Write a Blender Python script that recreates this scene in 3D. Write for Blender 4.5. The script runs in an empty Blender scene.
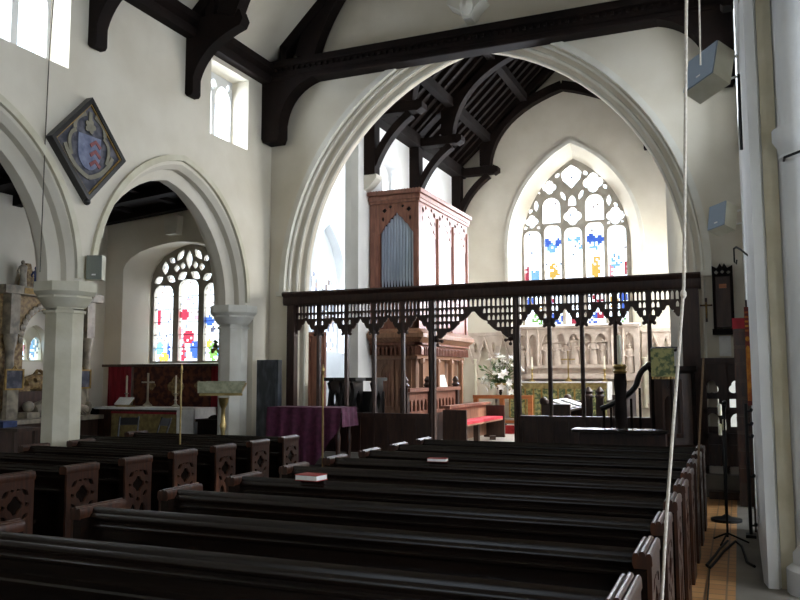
import bpy, bmesh, math, random
from math import pi, sin, cos, radians, sqrt, atan2, hypot
from mathutils import Vector
from mathutils.geometry import delaunay_2d_cdt
random.seed(7)
SC = bpy.context.scene
COL = SC.collection
ROOT = {}

# ------------------------------------------------------------------ mesh builder
def _seg(p,q,r,t):
    def o(a,b,c): return (b[0]-a[0])*(c[1]-a[1])-(b[1]-a[1])*(c[0]-a[0])
    return o(p,q,r)*o(p,q,t) <= 0 and o(r,t,p)*o(r,t,q) <= 0
def _in(p, poly):
    c = False; n = len(poly)
    for i in range(n):
        a, b = poly[i], poly[i-1]
        if (a[1] > p[1]) != (b[1] > p[1]) and p[0] < (b[0]-a[0])*(p[1]-a[1])/(b[1]-a[1])+a[0]: c = not c
    return c
def _hit(A, B):
    if max(p[0] for p in A) < min(p[0] for p in B) or max(p[0] for p in B) < min(p[0] for p in A): return False
    if max(p[1] for p in A) < min(p[1] for p in B) or max(p[1] for p in B) < min(p[1] for p in A): return False
    return any(_seg(A[i-1],A[i],B[j-1],B[j]) for i in range(len(A)) for j in range(len(B)))
def clean_holes(poly, holes):
    """pull pierced openings apart until none touches another or the rim"""
    out = []
    for h in holes:
        cx = sum(p[0] for p in h)/len(h); cz = sum(p[1] for p in h)/len(h); k = 1.0
        while k > .3:
            g = [(cx+(p[0]-cx)*k, cz+(p[1]-cz)*k) for p in h]
            e = .014/max(.02, max(hypot(p[0]-cx,p[1]-cz) for p in h)); m = [(cx+(p[0]-cx)*(k+e), cz+(p[1]-cz)*(k+e)) for p in h]
            if not _in((cx,cz), poly): k = 0; break
            if _hit(m, poly) or any(_hit(m, o) or _in((cx,cz), o) for o in out): k -= .05; continue
            break
        if k > .3: out.append(g)
    return out
class MB:
    def __init__(s): s.v = []; s.f = []; s.c = None
    def add(s, vs, fs):
        n = len(s.v); s.v += [tuple(v) for v in vs]; s.f += [tuple(i + n for i in f) for f in fs]; return s
    def box(s, x0, x1, y0, y1, z0, z1):
        return s.add([(x0,y0,z0),(x1,y0,z0),(x1,y1,z0),(x0,y1,z0),(x0,y0,z1),(x1,y0,z1),(x1,y1,z1),(x0,y1,z1)],
                     [(0,3,2,1),(4,5,6,7),(0,1,5,4),(1,2,6,5),(2,3,7,6),(3,0,4,7)])
    def prism(s, poly, t0, t1, ax='y', holes=(), holes2=None, poly2=None):
        m = {'x': lambda a,b,t: (t,a,b), 'y': lambda a,b,t: (a,t,b), 'z': lambda a,b,t: (a,b,t)}[ax]
        if holes and holes2 is None: holes = clean_holes(poly, holes)
        A = [list(poly)] + [list(h) for h in holes]
        B = [list(poly2 or poly)] + [list(h) for h in (holes2 or holes)]
        def tess(loops):
            vs = []; es = []
            for l in loops:
                k = len(vs); vs += [Vector((p[0], p[1])) for p in l]; es += [(k+i, k+(i+1) % len(l)) for i in range(len(l))]
            r = delaunay_2d_cdt(vs, es, [], 0, 1e-6)
            m_ = [o[0] if o else 0 for o in r[3]]
            out = []
            for f in r[2]:
                c = (sum(r[0][i].x for i in f)/3, sum(r[0][i].y for i in f)/3)
                if sum(_in(c, l) for l in loops) % 2: out.append(tuple(m_[i] for i in f))
            return out
        fa = [p for l in A for p in l]; fb = [p for l in B for p in l]; n = len(fa)
        vs = [m(p[0],p[1],t0) for p in fa] + [m(p[0],p[1],t1) for p in fb]
        fs = [tuple(t) for t in tess(A)] + [tuple(i+n for i in reversed(t)) for t in tess(B)]
        k = 0
        for l in A:
            c = len(l)
            for i in range(c):
                j = (i+1) % c
                fs.append((k+i, k+j, k+j+n, k+i+n))
            k += c
        return s.add(vs, fs)
    def strip(s, pts, w, t0, t1, ax='y', closed=False):
        m = {'x': lambda a,b,t: (t,a,b), 'y': lambda a,b,t: (a,t,b), 'z': lambda a,b,t: (a,b,t)}[ax]
        n = len(pts); vs = []
        for i, p in enumerate(pts):
            if closed: a, b = pts[i-1], pts[(i+1) % n]
            else: a, b = pts[max(i-1,0)], pts[min(i+1,n-1)]
            dx, dy = b[0]-a[0], b[1]-a[1]; l = hypot(dx,dy) or 1
            nx, ny = -dy/l*w/2, dx/l*w/2
            vs += [m(p[0]+nx,p[1]+ny,t0), m(p[0]-nx,p[1]-ny,t0), m(p[0]-nx,p[1]-ny,t1), m(p[0]+nx,p[1]+ny,t1)]
        fs = []
        for i in range(n if closed else n-1):
            a, b = 4*i, 4*((i+1) % n)
            for q in range(4): fs.append((a+q, a+(q+1)%4, b+(q+1)%4, b+q))
        if not closed: fs += [(3,2,1,0), (4*n-4,4*n-3,4*n-2,4*n-1)]
        return s.add(vs, fs)
    def extrude(s, prof, a, b, ax='x'):
        """closed profile swept straight along an axis"""
        return s.prism(prof, a, b, ax)
    def tube(s, pts, r, n=8, caps=True):
        pts = [Vector(p) for p in pts]; k = len(pts)
        rs = r if isinstance(r, (list,tuple)) else [r]*k
        up = None; vs = []; fs = []
        for i, p in enumerate(pts):
            t = (pts[min(i+1,k-1)] - pts[max(i-1,0)])
            t = t.normalized() if t.length > 1e-9 else Vector((0,0,1))
            if up is None: up = Vector((0,0,1)) if abs(t.z) < .9 else Vector((1,0,0))
            a = t.cross(up)
            if a.length < 1e-6: a = t.orthogonal()
            a.normalize(); b = a.cross(t).normalized(); up = b
            for j in range(n):
                q = 2*pi*j/n; vs.append(p + (a*cos(q) + b*sin(q))*rs[i])
        for i in range(k-1):
            for j in range(n):
                fs.append((i*n+j, i*n+(j+1)%n, (i+1)*n+(j+1)%n, (i+1)*n+j))
        if caps: fs += [tuple(reversed(range(n))), tuple(range((k-1)*n, k*n))]
        return s.add(vs, fs)
    def lathe(s, prof, x=0, y=0, z=0, n=14, a0=0):
        vs = []; fs = []; k = len(prof)
        for r, h in prof:
            for j in range(n):
                q = 2*pi*j/n + a0; vs.append((x + max(r,1e-4)*cos(q), y + max(r,1e-4)*sin(q), z+h))
        for i in range(k-1):
            for j in range(n): fs.append((i*n+j, i*n+(j+1)%n, (i+1)*n+(j+1)%n, (i+1)*n+j))
        fs += [tuple(reversed(range(n))), tuple(range((k-1)*n, k*n))]
        return s.add(vs, fs)
    def ball(s, c, r, n=10, sc=(1,1,1)):
        m = n//2+1
        pr = [(sin(pi*i/m), -cos(pi*i/m)) for i in range(m+1)]
        t = MB().lathe([(a*r, b*r) for a, b in pr], n=n)
        return s.add([(c[0]+v[0]*sc[0], c[1]+v[1]*sc[1], c[2]+v[2]*sc[2]) for v in t.v], t.f)
    def obox(s, c, size, rot):
        """box turned by an Euler rotation"""
        from mathutils import Euler
        R = Euler(rot).to_matrix(); h = [q/2 for q in size]
        t = MB().box(-h[0],h[0],-h[1],h[1],-h[2],h[2])
        return s.add([tuple(Vector(c) + R @ Vector(v)) for v in t.v], t.f)

def link(name, mb, mat, parent=None, smooth=False, flat=False):
    me = bpy.data.meshes.new(name)
    off = Vector((0,0,0))
    if parent is not None: off = ROOT.get(parent.name, off)
    me.from_pydata([tuple(Vector(v)-off) for v in mb.v], [], mb.f)
    bm = bmesh.new(); bm.from_mesh(me); bmesh.ops.recalc_face_normals(bm, faces=bm.faces); bm.to_mesh(me); bm.free()
    if mb.c is not None:
        at = me.color_attributes.new('tint', 'FLOAT_COLOR', 'CORNER')
        for p in me.polygons:
            for li in p.loop_indices: at.data[li].color = (*mb.c[p.index], 1)
    if not flat:
        for p in me.polygons: p.use_smooth = True
        me.set_sharp_from_angle(angle=radians(38))
    me.materials.append(mat)
    o = bpy.data.objects.new(name, me); COL.objects.link(o)
    if parent is not None:
        o.parent = parent; ROOT[o.name] = off
    return o
def tag(o, label, cat=None, group=None, kind=None):
    o['label'] = label
    if cat: o['category'] = cat
    if group: o['group'] = group
    if kind: o['kind'] = kind
    return o
def thing(name, label, cat, loc=(0,0,0), group=None, kind=None):
    o = bpy.data.objects.new(name, None); o.empty_display_size = .1; COL.objects.link(o)
    o.location = loc; ROOT[o.name] = Vector(loc)
    return tag(o, label, cat, group, kind)
def struct(name, mb, mat, label=None):
    o = link(name, mb, mat); o['kind'] = 'structure'
    if label: o['label'] = label
    return o
def dup(root, loc, label=None):
    r = root.copy(); COL.objects.link(r); r.location = loc
    if label: r['label'] = label
    for ch in root.children:
        c = ch.copy(); COL.objects.link(c); c.parent = r
        for g in ch.children:
            d = g.copy(); COL.objects.link(d); d.parent = c
    return r

# ------------------------------------------------------------------ shapes
def arch(c, h, spring, rise, n=14):
    R = (rise*rise + h*h)/(2*h)
    a1 = math.asin(min(1, rise/R))
    L = [(c-h+R - R*cos(a1*i/n), spring + R*sin(a1*i/n)) for i in range(n+1)]
    Rr = [(2*c-p[0], p[1]) for p in reversed(L[:-1])]
    return L + Rr
def lancet(cx, z0, z1, w, k=.9, n=5):
    h = w/2; rise = min(w*k, (z1-z0)*.8)
    return [(cx-h, z0)] + arch(cx, h, z1-rise, rise, n) + [(cx+h, z0)]
def foil(cx, cz, r, m=4, rot=0, n=24, d=.34):
    return [(cx + r*(1-d+d*abs(cos(m/2*(2*pi*i/n))))*cos(2*pi*i/n+rot), cz + r*(1-d+d*abs(cos(m/2*(2*pi*i/n))))*sin(2*pi*i/n+rot)) for i in range(n)]
def eye(cx, cz, a, b, rot=0, n=6):
    P = []
    for i in range(n): t = i/n; P.append((a*(2*t-1), b*sin(pi*t)))
    for i in range(n): t = i/n; P.append((a*(1-2*t), -b*sin(pi*t)))
    c, s = cos(rot), sin(rot)
    return [(cx+x*c-y*s, cz+x*s+y*c) for x, y in P]
def rect(a0, a1, b0, b1): return [(a0,b0),(a1,b0),(a1,b1),(a0,b1)]

# ------------------------------------------------------------------ materials
def lin(h):
    h = h.lstrip('#'); c = [int(h[i:i+2],16)/255 for i in (0,2,4)]
    return tuple(x/12.92 if x <= .04045 else ((x+.055)/1.055)**2.4 for x in c)
def mat(name, c1, c2=None, rough=.7, scale=4, detail=6, stretch=(1,1,1), bump=0, metal=0, spec=.5, pos=(.35,.65), bscale=None):
    m = bpy.data.materials.new(name); m.use_nodes = True
    N, Lk = m.node_tree.nodes, m.node_tree.links
    b = N['Principled BSDF']; b.inputs['Roughness'].default_value = rough; b.inputs['Metallic'].default_value = metal
    b.inputs['Specular IOR Level'].default_value = spec
    tc = N.new('ShaderNodeTexCoord'); mp = N.new('ShaderNodeMapping'); mp.inputs['Scale'].default_value = stretch
    nz = N.new('ShaderNodeTexNoise'); nz.inputs['Scale'].default_value = scale; nz.inputs['Detail'].default_value = detail
    cr = N.new('ShaderNodeValToRGB'); e = cr.color_ramp.elements
    e[0].position, e[1].position = pos; e[0].color = (*lin(c1),1); e[1].color = (*lin(c2 or c1),1)
    Lk.new(tc.outputs['Object'], mp.inputs['Vector']); Lk.new(mp.outputs['Vector'], nz.inputs['Vector'])
    Lk.new(nz.outputs['Fac'], cr.inputs['Fac']); Lk.new(cr.outputs['Color'], b.inputs['Base Color'])
    if bump:
        bp = N.new('ShaderNodeBump'); bp.inputs['Strength'].default_value = bump; bp.inputs['Distance'].default_value = .02
        n2 = N.new('ShaderNodeTexNoise'); n2.inputs['Scale'].default_value = bscale or scale*3; n2.inputs['Detail'].default_value = 4
        Lk.new(mp.outputs['Vector'], n2.inputs['Vector'])
        Lk.new(n2.outputs['Fac'], bp.inputs['Height']); Lk.new(bp.outputs['Normal'], b.inputs['Normal'])
    return m
def tile_mat(name, c1, c2, mortar, sx, sy, rough=.5):
    m = mat(name, c1, c2, rough); N, Lk = m.node_tree.nodes, m.node_tree.links
    b = N['Principled BSDF']; tc = [n for n in N if n.type == 'TEX_COORD'][0]
    br = N.new('ShaderNodeTexBrick'); br.offset = 0
    br.inputs['Scale'].default_value = 1; br.inputs['Brick Width'].default_value = sx; br.inputs['Row Height'].default_value = sy
    br.inputs['Mortar Size'].default_value = .008; br.inputs['Color1'].default_value = (*lin(c1),1)
    br.inputs['Color2'].default_value = (*lin(c2),1); br.inputs['Mortar'].default_value = (*lin(mortar),1)
    mx = N.new('ShaderNodeMixRGB'); mx.blend_type = 'MULTIPLY'; mx.inputs['Fac'].default_value = .5
    cr = [n for n in N if n.type == 'VALTORGB'][0]
    Lk.new(tc.outputs['Object'], br.inputs['Vector']); Lk.new(br.outputs['Color'], mx.inputs[1]); Lk.new(cr.outputs['Color'], mx.inputs[2])
    Lk.new(br.outputs['Color'], b.inputs['Base Color'])
    return m
def glass_mat(name):
    m = bpy.data.materials.new(name); m.use_nodes = True
    N, Lk = m.node_tree.nodes, m.node_tree.links
    for n in list(N):
        if n.type == 'BSDF_PRINCIPLED': N.remove(n)
    at = N.new('ShaderNodeVertexColor'); at.layer_name = 'tint'
    tr = N.new('ShaderNodeBsdfTransparent'); gl = N.new('ShaderNodeBsdfGlossy'); gl.inputs['Roughness'].default_value = .15
    nz = N.new('ShaderNodeTexNoise'); nz.inputs['Scale'].default_value = 14
    mx = N.new('ShaderNodeMixRGB'); mx.blend_type = 'MULTIPLY'; mx.inputs['Fac'].default_value = .35
    ms = N.new('ShaderNodeMixShader'); ms.inputs['Fac'].default_value = .05
    Lk.new(at.outputs['Color'], mx.inputs[1]); Lk.new(nz.outputs['Fac'], mx.inputs[2])
    Lk.new(mx.outputs['Color'], tr.inputs['Color']); Lk.new(tr.outputs[0], ms.inputs[1]); Lk.new(gl.outputs[0], ms.inputs[2])
    Lk.new(ms.outputs[0], N['Material Output'].inputs['Surface'])
    return m
M = dict(
    plaster=mat('limewashed_plaster', '#d1c9b7', '#dcd5c5', .9, 1.3, 8, bump=.12, bscale=9),
    white_plaster=mat('white_limewash', '#d6d7d6', '#e2e3e2', .9, 1.5, 8, bump=.12, bscale=9),
    stone=mat('cream_stone', '#c2bba2', '#d2ccb8', .85, 3, 8, bump=.15, bscale=12),
    pale_stone=mat('pale_dressed_stone', '#cfcbbd', '#dedbd0', .85, 3, 8, bump=.1, bscale=12),
    tan_stone=mat('tan_stone', '#bdb59a', '#cbc4ad', .85, 4, 8, bump=.15),
    grey_stone=mat('backlit_grey_stone', '#8d877b', '#a39d90', .9, 4, 8, bump=.15),  # tracery bars: backlit shade put into a darker stone colour
    carved=mat('carved_stone', '#b9a99a', '#cdbfb2', .85, 6, 8, bump=.2),
    oak=mat('blackened_oak', '#110b09', '#1c120e', .8, 3, 6, (1,1,1), bump=.1, spec=.15),
    pewwood=mat('polished_dark_oak', '#0f0906', '#1a100a', .27, 2, 6, (.6,8,8), bump=.05, spec=.35),
    pewend=mat('brown_carved_oak', '#24120a', '#432412', .38, 5, 6, (8,8,1), bump=.1),
    screenwood=mat('dark_screen_oak', '#26150f', '#3d261b', .5, 4, 6, (6,6,1), bump=.08),
    roofwood=mat('roof_oak', '#0e0a08', '#191210', .8, 3, 6, bump=.1, spec=.15),
    organwood=mat('reddish_organ_oak', '#6d4436', '#8d5d4b', .45, 3, 6, (7,7,1), bump=.06),
    warmwood=mat('honey_oak', '#76543f', '#946e56', .45, 3, 6, (7,7,1), bump=.06),
    railwood=mat('orange_oak', '#92542c', '#b06c3c', .4, 3, 6, (1,7,7)),
    pipe=mat('tin_pipe', '#8d98a6', '#b4bdc8', .3, 2, 3, (1,1,.3), metal=.85),
    litpipe=mat('lit_tin_pipe', '#dfe5ee', '#f2f5fa', .35, 2, 3, (1,1,.3), metal=.3),  # paler copy of the tin; light on the south-face pipes put into colour
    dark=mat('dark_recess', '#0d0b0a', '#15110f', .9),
    brass=mat('brass', '#95804e', '#bda672', .32, 6, 4, metal=.9),
    iron=mat('black_iron', '#121212', '#1e1e1e', .5, 8, 4, metal=.4),
    purple=mat('purple_damask', '#43152f', '#5c2342', .85, 14, 6),
    red=mat('red_cloth', '#7b1620', '#971f2b', .85, 10, 6, (1,1,.3)),
    cushion=mat('red_cushion_cloth', '#b0182c', '#c92a3c', .8, 12, 5),
    redrug=mat('red_carpet', '#8a1a1e', '#a42628', .95, 20, 5),
    brocade=mat('brown_red_brocade', '#3c1813', '#6b3a24', .8, 9, 7, pos=(.42,.58)),
    white=mat('white_linen', '#d8d8d6', '#e8e8e6', .85, 10, 5),
    green=mat('green_gold_brocade', '#4d5a3c', '#97935f', .8, 16, 7, pos=(.44,.56)),
    gold=mat('gilding', '#7d6335', '#a98a4c', .45, 9, 6, metal=.5),
    ochre=mat('ochre_brocade', '#6b5c34', '#8f7f4e', .8, 12, 6),
    black_stone=mat('black_slate', '#2f3338', '#5a6068', .3, 3, 8, (3,3,1), pos=(.45,.7)),
    alabaster=mat('alabaster', '#6d6456', '#a0947f', .5, 7, 7),
    painted=mat('painted_stone', '#6a5030', '#a08658', .6, 14, 7, pos=(.4,.6)),
    greygreen=mat('grey_green_speaker_cloth', '#6f736a', '#7e8278', .8, 200, 2),
    silver=mat('pale_silver_gilt', '#b8b2a0', '#d2ccba', .35, 6, 4, metal=.6),
    olivecloth=mat('pale_olive_cloth', '#84866c', '#a7a58a', .85, 16, 6),
    darkcord=mat('dark_cord', '#4d463c', '#5e564a', .9, 60, 3),
    rope=mat('white_rope', '#c9bfae', '#ddd5c8', .9, 60, 3),
    cord=mat('tan_cord', '#7d6650', '#8f765c', .9, 60, 3),
    grey=mat('grey_speaker_cloth', '#8795a3', '#94a1ae', .8, 200, 2),
    cream=mat('cream_cabinet', '#cfcab2', '#dcd8c4', .6, 5, 3),
    paper=mat('white_paper', '#e4e2dc', '#efeee9', .8, 20, 2),
    bookred=mat('red_book_cloth', '#8e2018', '#a62c20', .7, 20, 2),
    blackpaint=mat('black_paint', '#0e0d0d', '#181616', .35, 6, 4),
    wax=mat('candle_wax', '#e8e2cc', '#f2eeda', .5, 6, 3),
    leaf=mat('green_leaf', '#2f4420', '#5a7438', .6, 12, 4),
    petal=mat('white_petal', '#eceae2', '#f8f7f2', .6, 12, 4),
    boards=mat('dark_floorboards', '#1e1713', '#332720', .5, 3, 6, (6,.6,1)),
    stonefloor=mat('grey_flagstone', '#6a655e', '#837d74', .55, 2, 8, bump=.1),
    chancelfloor=tile_mat('pale_stone_paving', '#a39d93', '#b0aaa0', '#8a8378', .45, .45, .35),
    tiles=tile_mat('orange_quarry_tiles', '#b07e4a', '#c4935e', '#7d6248', .155, .155, .45),
    coat=mat('painted_shield_canvas', '#34353f', '#5f5e66', .7, 7, 8, pos=(.42,.6)),
    buff=mat('buff_paint', '#6f6a5a', '#857f6c', .7, 8, 5),
    crimson=mat('faded_crimson_paint', '#7a3f40', '#8d5453', .7, 12, 5),
    bluegrey=mat('slate_blue_paint', '#565d78', '#7c8298', .7, 9, 5),
    brownboard=mat('brown_varnished_board', '#33231a', '#483226', .5, 3, 6, (6,6,1)),
    banner=mat('orange_icon_paint', '#a5521c', '#d08a2a', .7, 9, 7, pos=(.42,.6)),
    bannerred=mat('dark_red_paint', '#5d1c14', '#7c2c1e', .7, 9, 6),
    bluecloth=mat('blue_cloth', '#2a3558', '#3c4a74', .8, 8, 4),
)
GLASS = glass_mat('stained_glass')
for k in ('wax','petal'): M[k].node_tree.nodes['Principled BSDF'].inputs['Subsurface Weight'].default_value = .8; M[k].node_tree.nodes['Principled BSDF'].inputs['Subsurface Radius'].default_value = (.05,.05,.04)

def glass_grid(name, parent, ax, t, a0, a1, b0, b1, fn, step=.05, inside=None):
    """leaded glass: a pane of small pieces, each with the colour of its own glass"""
    mb = MB(); mb.c = []
    na, nb = max(2, round((a1-a0)/step)), max(2, round((b1-b0)/step))
    f = {'x': lambda a,b: (t,a,b), 'y': lambda a,b: (a,t,b)}[ax]
    for i in range(na):
        for j in range(nb):
            x0, x1 = a0+(a1-a0)*i/na, a0+(a1-a0)*(i+1)/na
            z0, z1 = b0+(b1-b0)*j/nb, b0+(b1-b0)*(j+1)/nb
            if inside and not inside((x0+x1)/2, (z0+z1)/2): continue
            mb.add([f(x0,z0), f(x1,z0), f(x1,z1), f(x0,z1)], [(0,1,2,3)])
            mb.c.append(fn((x0+x1)/2, (z0+z1)/2))
    # shared vertices
    idx = {}; nv = []; nf = []
    for fc in mb.f:
        q = []
        for k in fc:
            key = tuple(round(c,4) for c in mb.v[k])
            if key not in idx: idx[key] = len(nv); nv.append(mb.v[k])
            q.append(idx[key])
        nf.append(tuple(q))
    mb.v, mb.f = nv, nf
    return link(name, mb, GLASS, parent, flat=True)
CLEAR = (.93,.96,1.0)
def clear(a, b): return CLEAR

# ------------------------------------------------------------------ lights: daylight outside each window
def daylight(loc, sx, sy, d, L, col=(1,1,1)):
    la = bpy.data.lights.new('window_daylight', 'AREA'); la.shape = 'RECTANGLE'; la.size = sx; la.size_y = sy
    la.energy = L*pi*sx*sy; la.color = col
    o = bpy.data.objects.new('window_daylight', la); COL.objects.link(o); o.location = loc
    o.rotation_euler = Vector(d).to_track_quat('-Z', 'Y').to_euler()
    return o

SKYC = (.88,.95,1.05); SUNC = (1.0,.96,.9)
LCL, LW, LSA, LSC, LA, LCN, LCH, LCS, LE = 30, 1.0, 32, 34, 8, 20, 18, 26, 40
SUN = 7.0
# =================================================================== THE SHELL
def chain(*segs):
    out = []
    for s in segs:
        for p in s:
            if not out or abs(out[-1][0]-p[0]) + abs(out[-1][1]-p[1]) > 1e-5: out.append(p)
    return out

# floors
struct('floor', MB().box(-12.6,-.6,-4,10.5,-.12,0), M['boards'], 'dark boarded nave floor')
struct('floor', MB().box(-.6,-.09,-4,12.1,-.12,0), M['tiles'], 'strip of orange quarry tiles beside the pews')
struct('floor', MB().box(-.09,4.6,-4,12.1,-.12,0), M['stonefloor'], 'grey flagstones by the right-hand pier')
struct('floor', MB().box(-12.6,-.6,10.5,12.15,-.12,.2), M['boards'], 'low dais in front of the chancel screen')
struct('floor', MB().box(-12.6,-8.3,12.15,13.25,-.12,.2), M['boards'], 'aisle floor by the side altar')
struct('floor', MB().prism([(-8.3,12.15),(.72,12.15),(.72,12.3),(-8.3,12.3)], -.12, .3, 'z'), M['stonefloor'], 'stone step under the screen')
struct('floor', MB().box(-8.6,.2,12.3,17.6,-.12,.4), M['chancelfloor'], 'pale paved chancel floor')
struct('floor', MB().box(-7.4,.2,17.6,18.9,-.12,.52), M['chancelfloor'], 'step up to the sanctuary')
struct('floor', MB().box(-7.4,.2,18.9,20.9,-.12,.64), M['chancelfloor'], 'altar platform')

# north arcade and clerestory
NC = [9.97-3.89*k for k in range(4)]
CL = [(10.67,11.77),(6.52,7.64),(2.4,3.5)]
def arcade(h):
    r = 2.05*h/1.79
    o = [(-4,0),(-3.72,0),(-3.72,2.9)]
    for c in reversed(NC): o += arch(c, h, 2.9, r, 12)
    return chain(o, [(12.02,2.9),(12.02,0),(12.55,0),(12.55,5.2),(-4,5.2)])
hol = [rect(a,b,5.65,6.92) for a,b in CL]
w = MB()
for x0,x1,h0,h1 in [(-7.85,-7.93,1.79,1.73),(-7.93,-8.03,1.73,1.73),(-8.03,-8.12,1.73,1.6),(-8.12,-8.28,1.6,1.6),(-8.28,-8.45,1.73,1.73)]:
    w.prism(arcade(h0), x0, x1, 'x', (), None, arcade(h1))
w.prism(rect(-4,12.55,5.2,7.3), -7.85, -8.45, 'x', hol)
struct('wall_north', w, M['plaster'], 'plastered nave wall over the pointed arcade')
t = MB()
for c in NC[:2]: t.strip(arch(c, 1.83, 2.95, 2.1, 16), .09, -7.85, -7.8, 'x')
struct('trim_1', t, M['stone'], 'stone hood moulds over the arcade arches')

def octa(r, c, a0=pi/8): return [(c[0]+r*cos(a0+i*pi/4), c[1]+r*sin(a0+i*pi/4)) for i in range(8)]
def pier(cy):
    p = MB()
    c = (-8.15, cy); R = .252
    p.prism(octa(R+.14,c), 0, .22, 'z'); p.prism(octa(R+.09,c), .22, .34, 'z', poly2=octa(R+.02,c))
    p.prism(octa(R,c), .34, 2.56, 'z')
    for z0,z1,a,b in [(2.5,2.54,.03,.03),(2.54,2.58,.0,.0),(2.58,2.7,.02,.11),(2.7,2.73,.1,.1),(2.73,2.78,.12,.16),(2.78,2.9,.16,.16)]:
        p.prism(octa(R+a,c), z0, z1, 'z', poly2=octa(R+b,c))
    return p
for k,cy in enumerate([8.02,4.13,.24]): struct('pillar', pier(cy), M['stone'], ['slender octagonal arcade pier below the small grey loudspeaker','arcade pier west of the picture','arcade pier beside the camera'][k])
struct('pillar', pier(11.86), M['pale_stone'], 'octagonal half pier at the east end of the arcade')

def small_window(name, x, a, b, z0, z1, label, out):
    """clerestory opening: two cusped lights behind a square frame; x = plane, out = outward x direction"""
    c = (a+b)/2; hw = (b-a)/4
    f = MB()
    hs = []
    for q in (c-hw, c+hw):
        hs.append([(q-hw+.05,z0+.06)] + arch(q, hw-.05, z1-.42, .26, 6) + [(q+hw-.05,z0+.06)])
    hs.append(eye(c, z1-.2, .1, .1, 0, 4)); hs += [eye(c-2*hw+.12, z1-.14, .07, .07), eye(c+2*hw-.12, z1-.14, .07, .07)]
    f.prism(rect(a,b,z0,z1), x, x+.1*out, 'x', hs)
    o = struct(name, f, M['white_plaster'], label)
    glass_grid('glass', o, 'x', x+.05*out, a+.02, b-.02, z0+.02, z1-.02, clear, .3)
    ROOT[o.name] = Vector((0,0,0))
    return o
for i,(a,b) in enumerate(CL):
    small_window(f'window_{i+1}', -8.2, a, b, 5.65, 6.92, ['two-light clerestory window nearest the chancel arch','clerestory window cut by the left edge of the picture','clerestory window behind the camera'][i], -1)
    daylight((-8.75,(a+b)/2,6.3), 1.7, 1.3, (1,0,-.35), LCL, SKYC)

# wall plate and ceiling of the nave
struct('trim_2', MB().extrude([(-7.85,7.0),(-7.68,7.0),(-7.64,7.06),(-7.64,7.12),(-7.7,7.16),(-7.6,7.22),(-7.6,7.34),(-7.85,7.34)], -4, 12.28, 'y'), M['oak'], 'moulded dark wall plate along the left wall')
struct('ceiling', MB().prism([(-8.6,6.62),(-3.87,11.13),(-3.87,11.35),(-8.6,6.85)], -4, 12.9, 'y'), M['plaster'], 'plastered left slope of the nave roof')
struct('ceiling', MB().prism([(.86,6.62),(-3.87,11.13),(-3.87,11.35),(.86,6.85)], -4, 12.9, 'y'), M['plaster'], 'plastered right slope of the nave roof')

# chancel arch wall
def carch(h): return arch(-3.95, h, 3.2, 3.95+(h-3.2)*1.0, 20)
def cwall(h):
    return chain([(-8.45,0),(-3.95-h,0)], carch(h), [(-3.95+h,0),(-.30,0),(-.30,1.8),(.1,1.8),(.1,0),(.72,0),(.72,6.9),(-3.87,11.2),(-8.45,6.9)])  # low doorway at the right added to let light reach the pierced screen
w = MB()
for y0,y1,h0,h1 in [(12.55,12.6,3.54,3.5),(12.6,12.65,3.5,3.5),(12.65,12.7,3.44,3.38),(12.7,12.76,3.38,3.38),(12.76,12.8,3.34,3.28),(12.8,12.9,3.28,3.28)]:
    w.prism(cwall(h0), y0, y1, 'y', (), None, cwall(h1))
struct('wall_east', w, M['plaster'], 'plastered chancel arch wall')
w = MB().box(-.45,1.6,13.9,14.1,0,2.6).box(-.45,1.6,12.9,14.1,2.4,2.6)  # added space, made up to light the low screen's trefoils from behind
w.prism(rect(12.9,14.1,0,2.6), 1.5, 1.7, 'x', [rect(13.1,13.8,.9,2.2)])
struct('wall_added_backing', w, M['white_plaster'], 'added white wall glimpsed through the pierced low screen')
o = struct('window_19', MB().prism(rect(13.1,13.8,.9,2.2), 1.58, 1.64, 'x', [rect(13.15,13.43,.95,2.15),rect(13.47,13.75,.95,2.15)]), M['white_plaster'], 'added window lighting the pierced low screen from behind')
daylight((1.85,13.45,1.55), .8, 1.4, (-1,0,0), 14, SKYC)  # added light behind the trefoils
struct('floor', MB().box(-.6,1.6,12.1,14.1,-.12,.02), M['stonefloor'], 'floor of the added space behind the low screen')
t = MB()
t.strip(arch(-3.95,3.6,3.2,4.36,24), .1, 12.46, 12.56, 'y')
for h,y,r in [(3.52,12.57,.03),(3.41,12.67,.03),(3.31,12.79,.025)]:
    t.tube([(p[0],y,p[1]) for p in [(-3.95-h,.3)]+arch(-3.95,h,3.2,3.95+h-3.2,24)+[(-3.95+h,.3)]], r, 6)
struct('trim_3', t, M['pale_stone'], 'stone mouldings of the wide chancel arch')
t = MB()
for x in (-7.55,-.36): t.box(x-.12,x+.12,12.46,12.6,3.12,3.2)
struct('trim_4', t, M['pale_stone'], 'impost blocks of the chancel arch')

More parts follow.
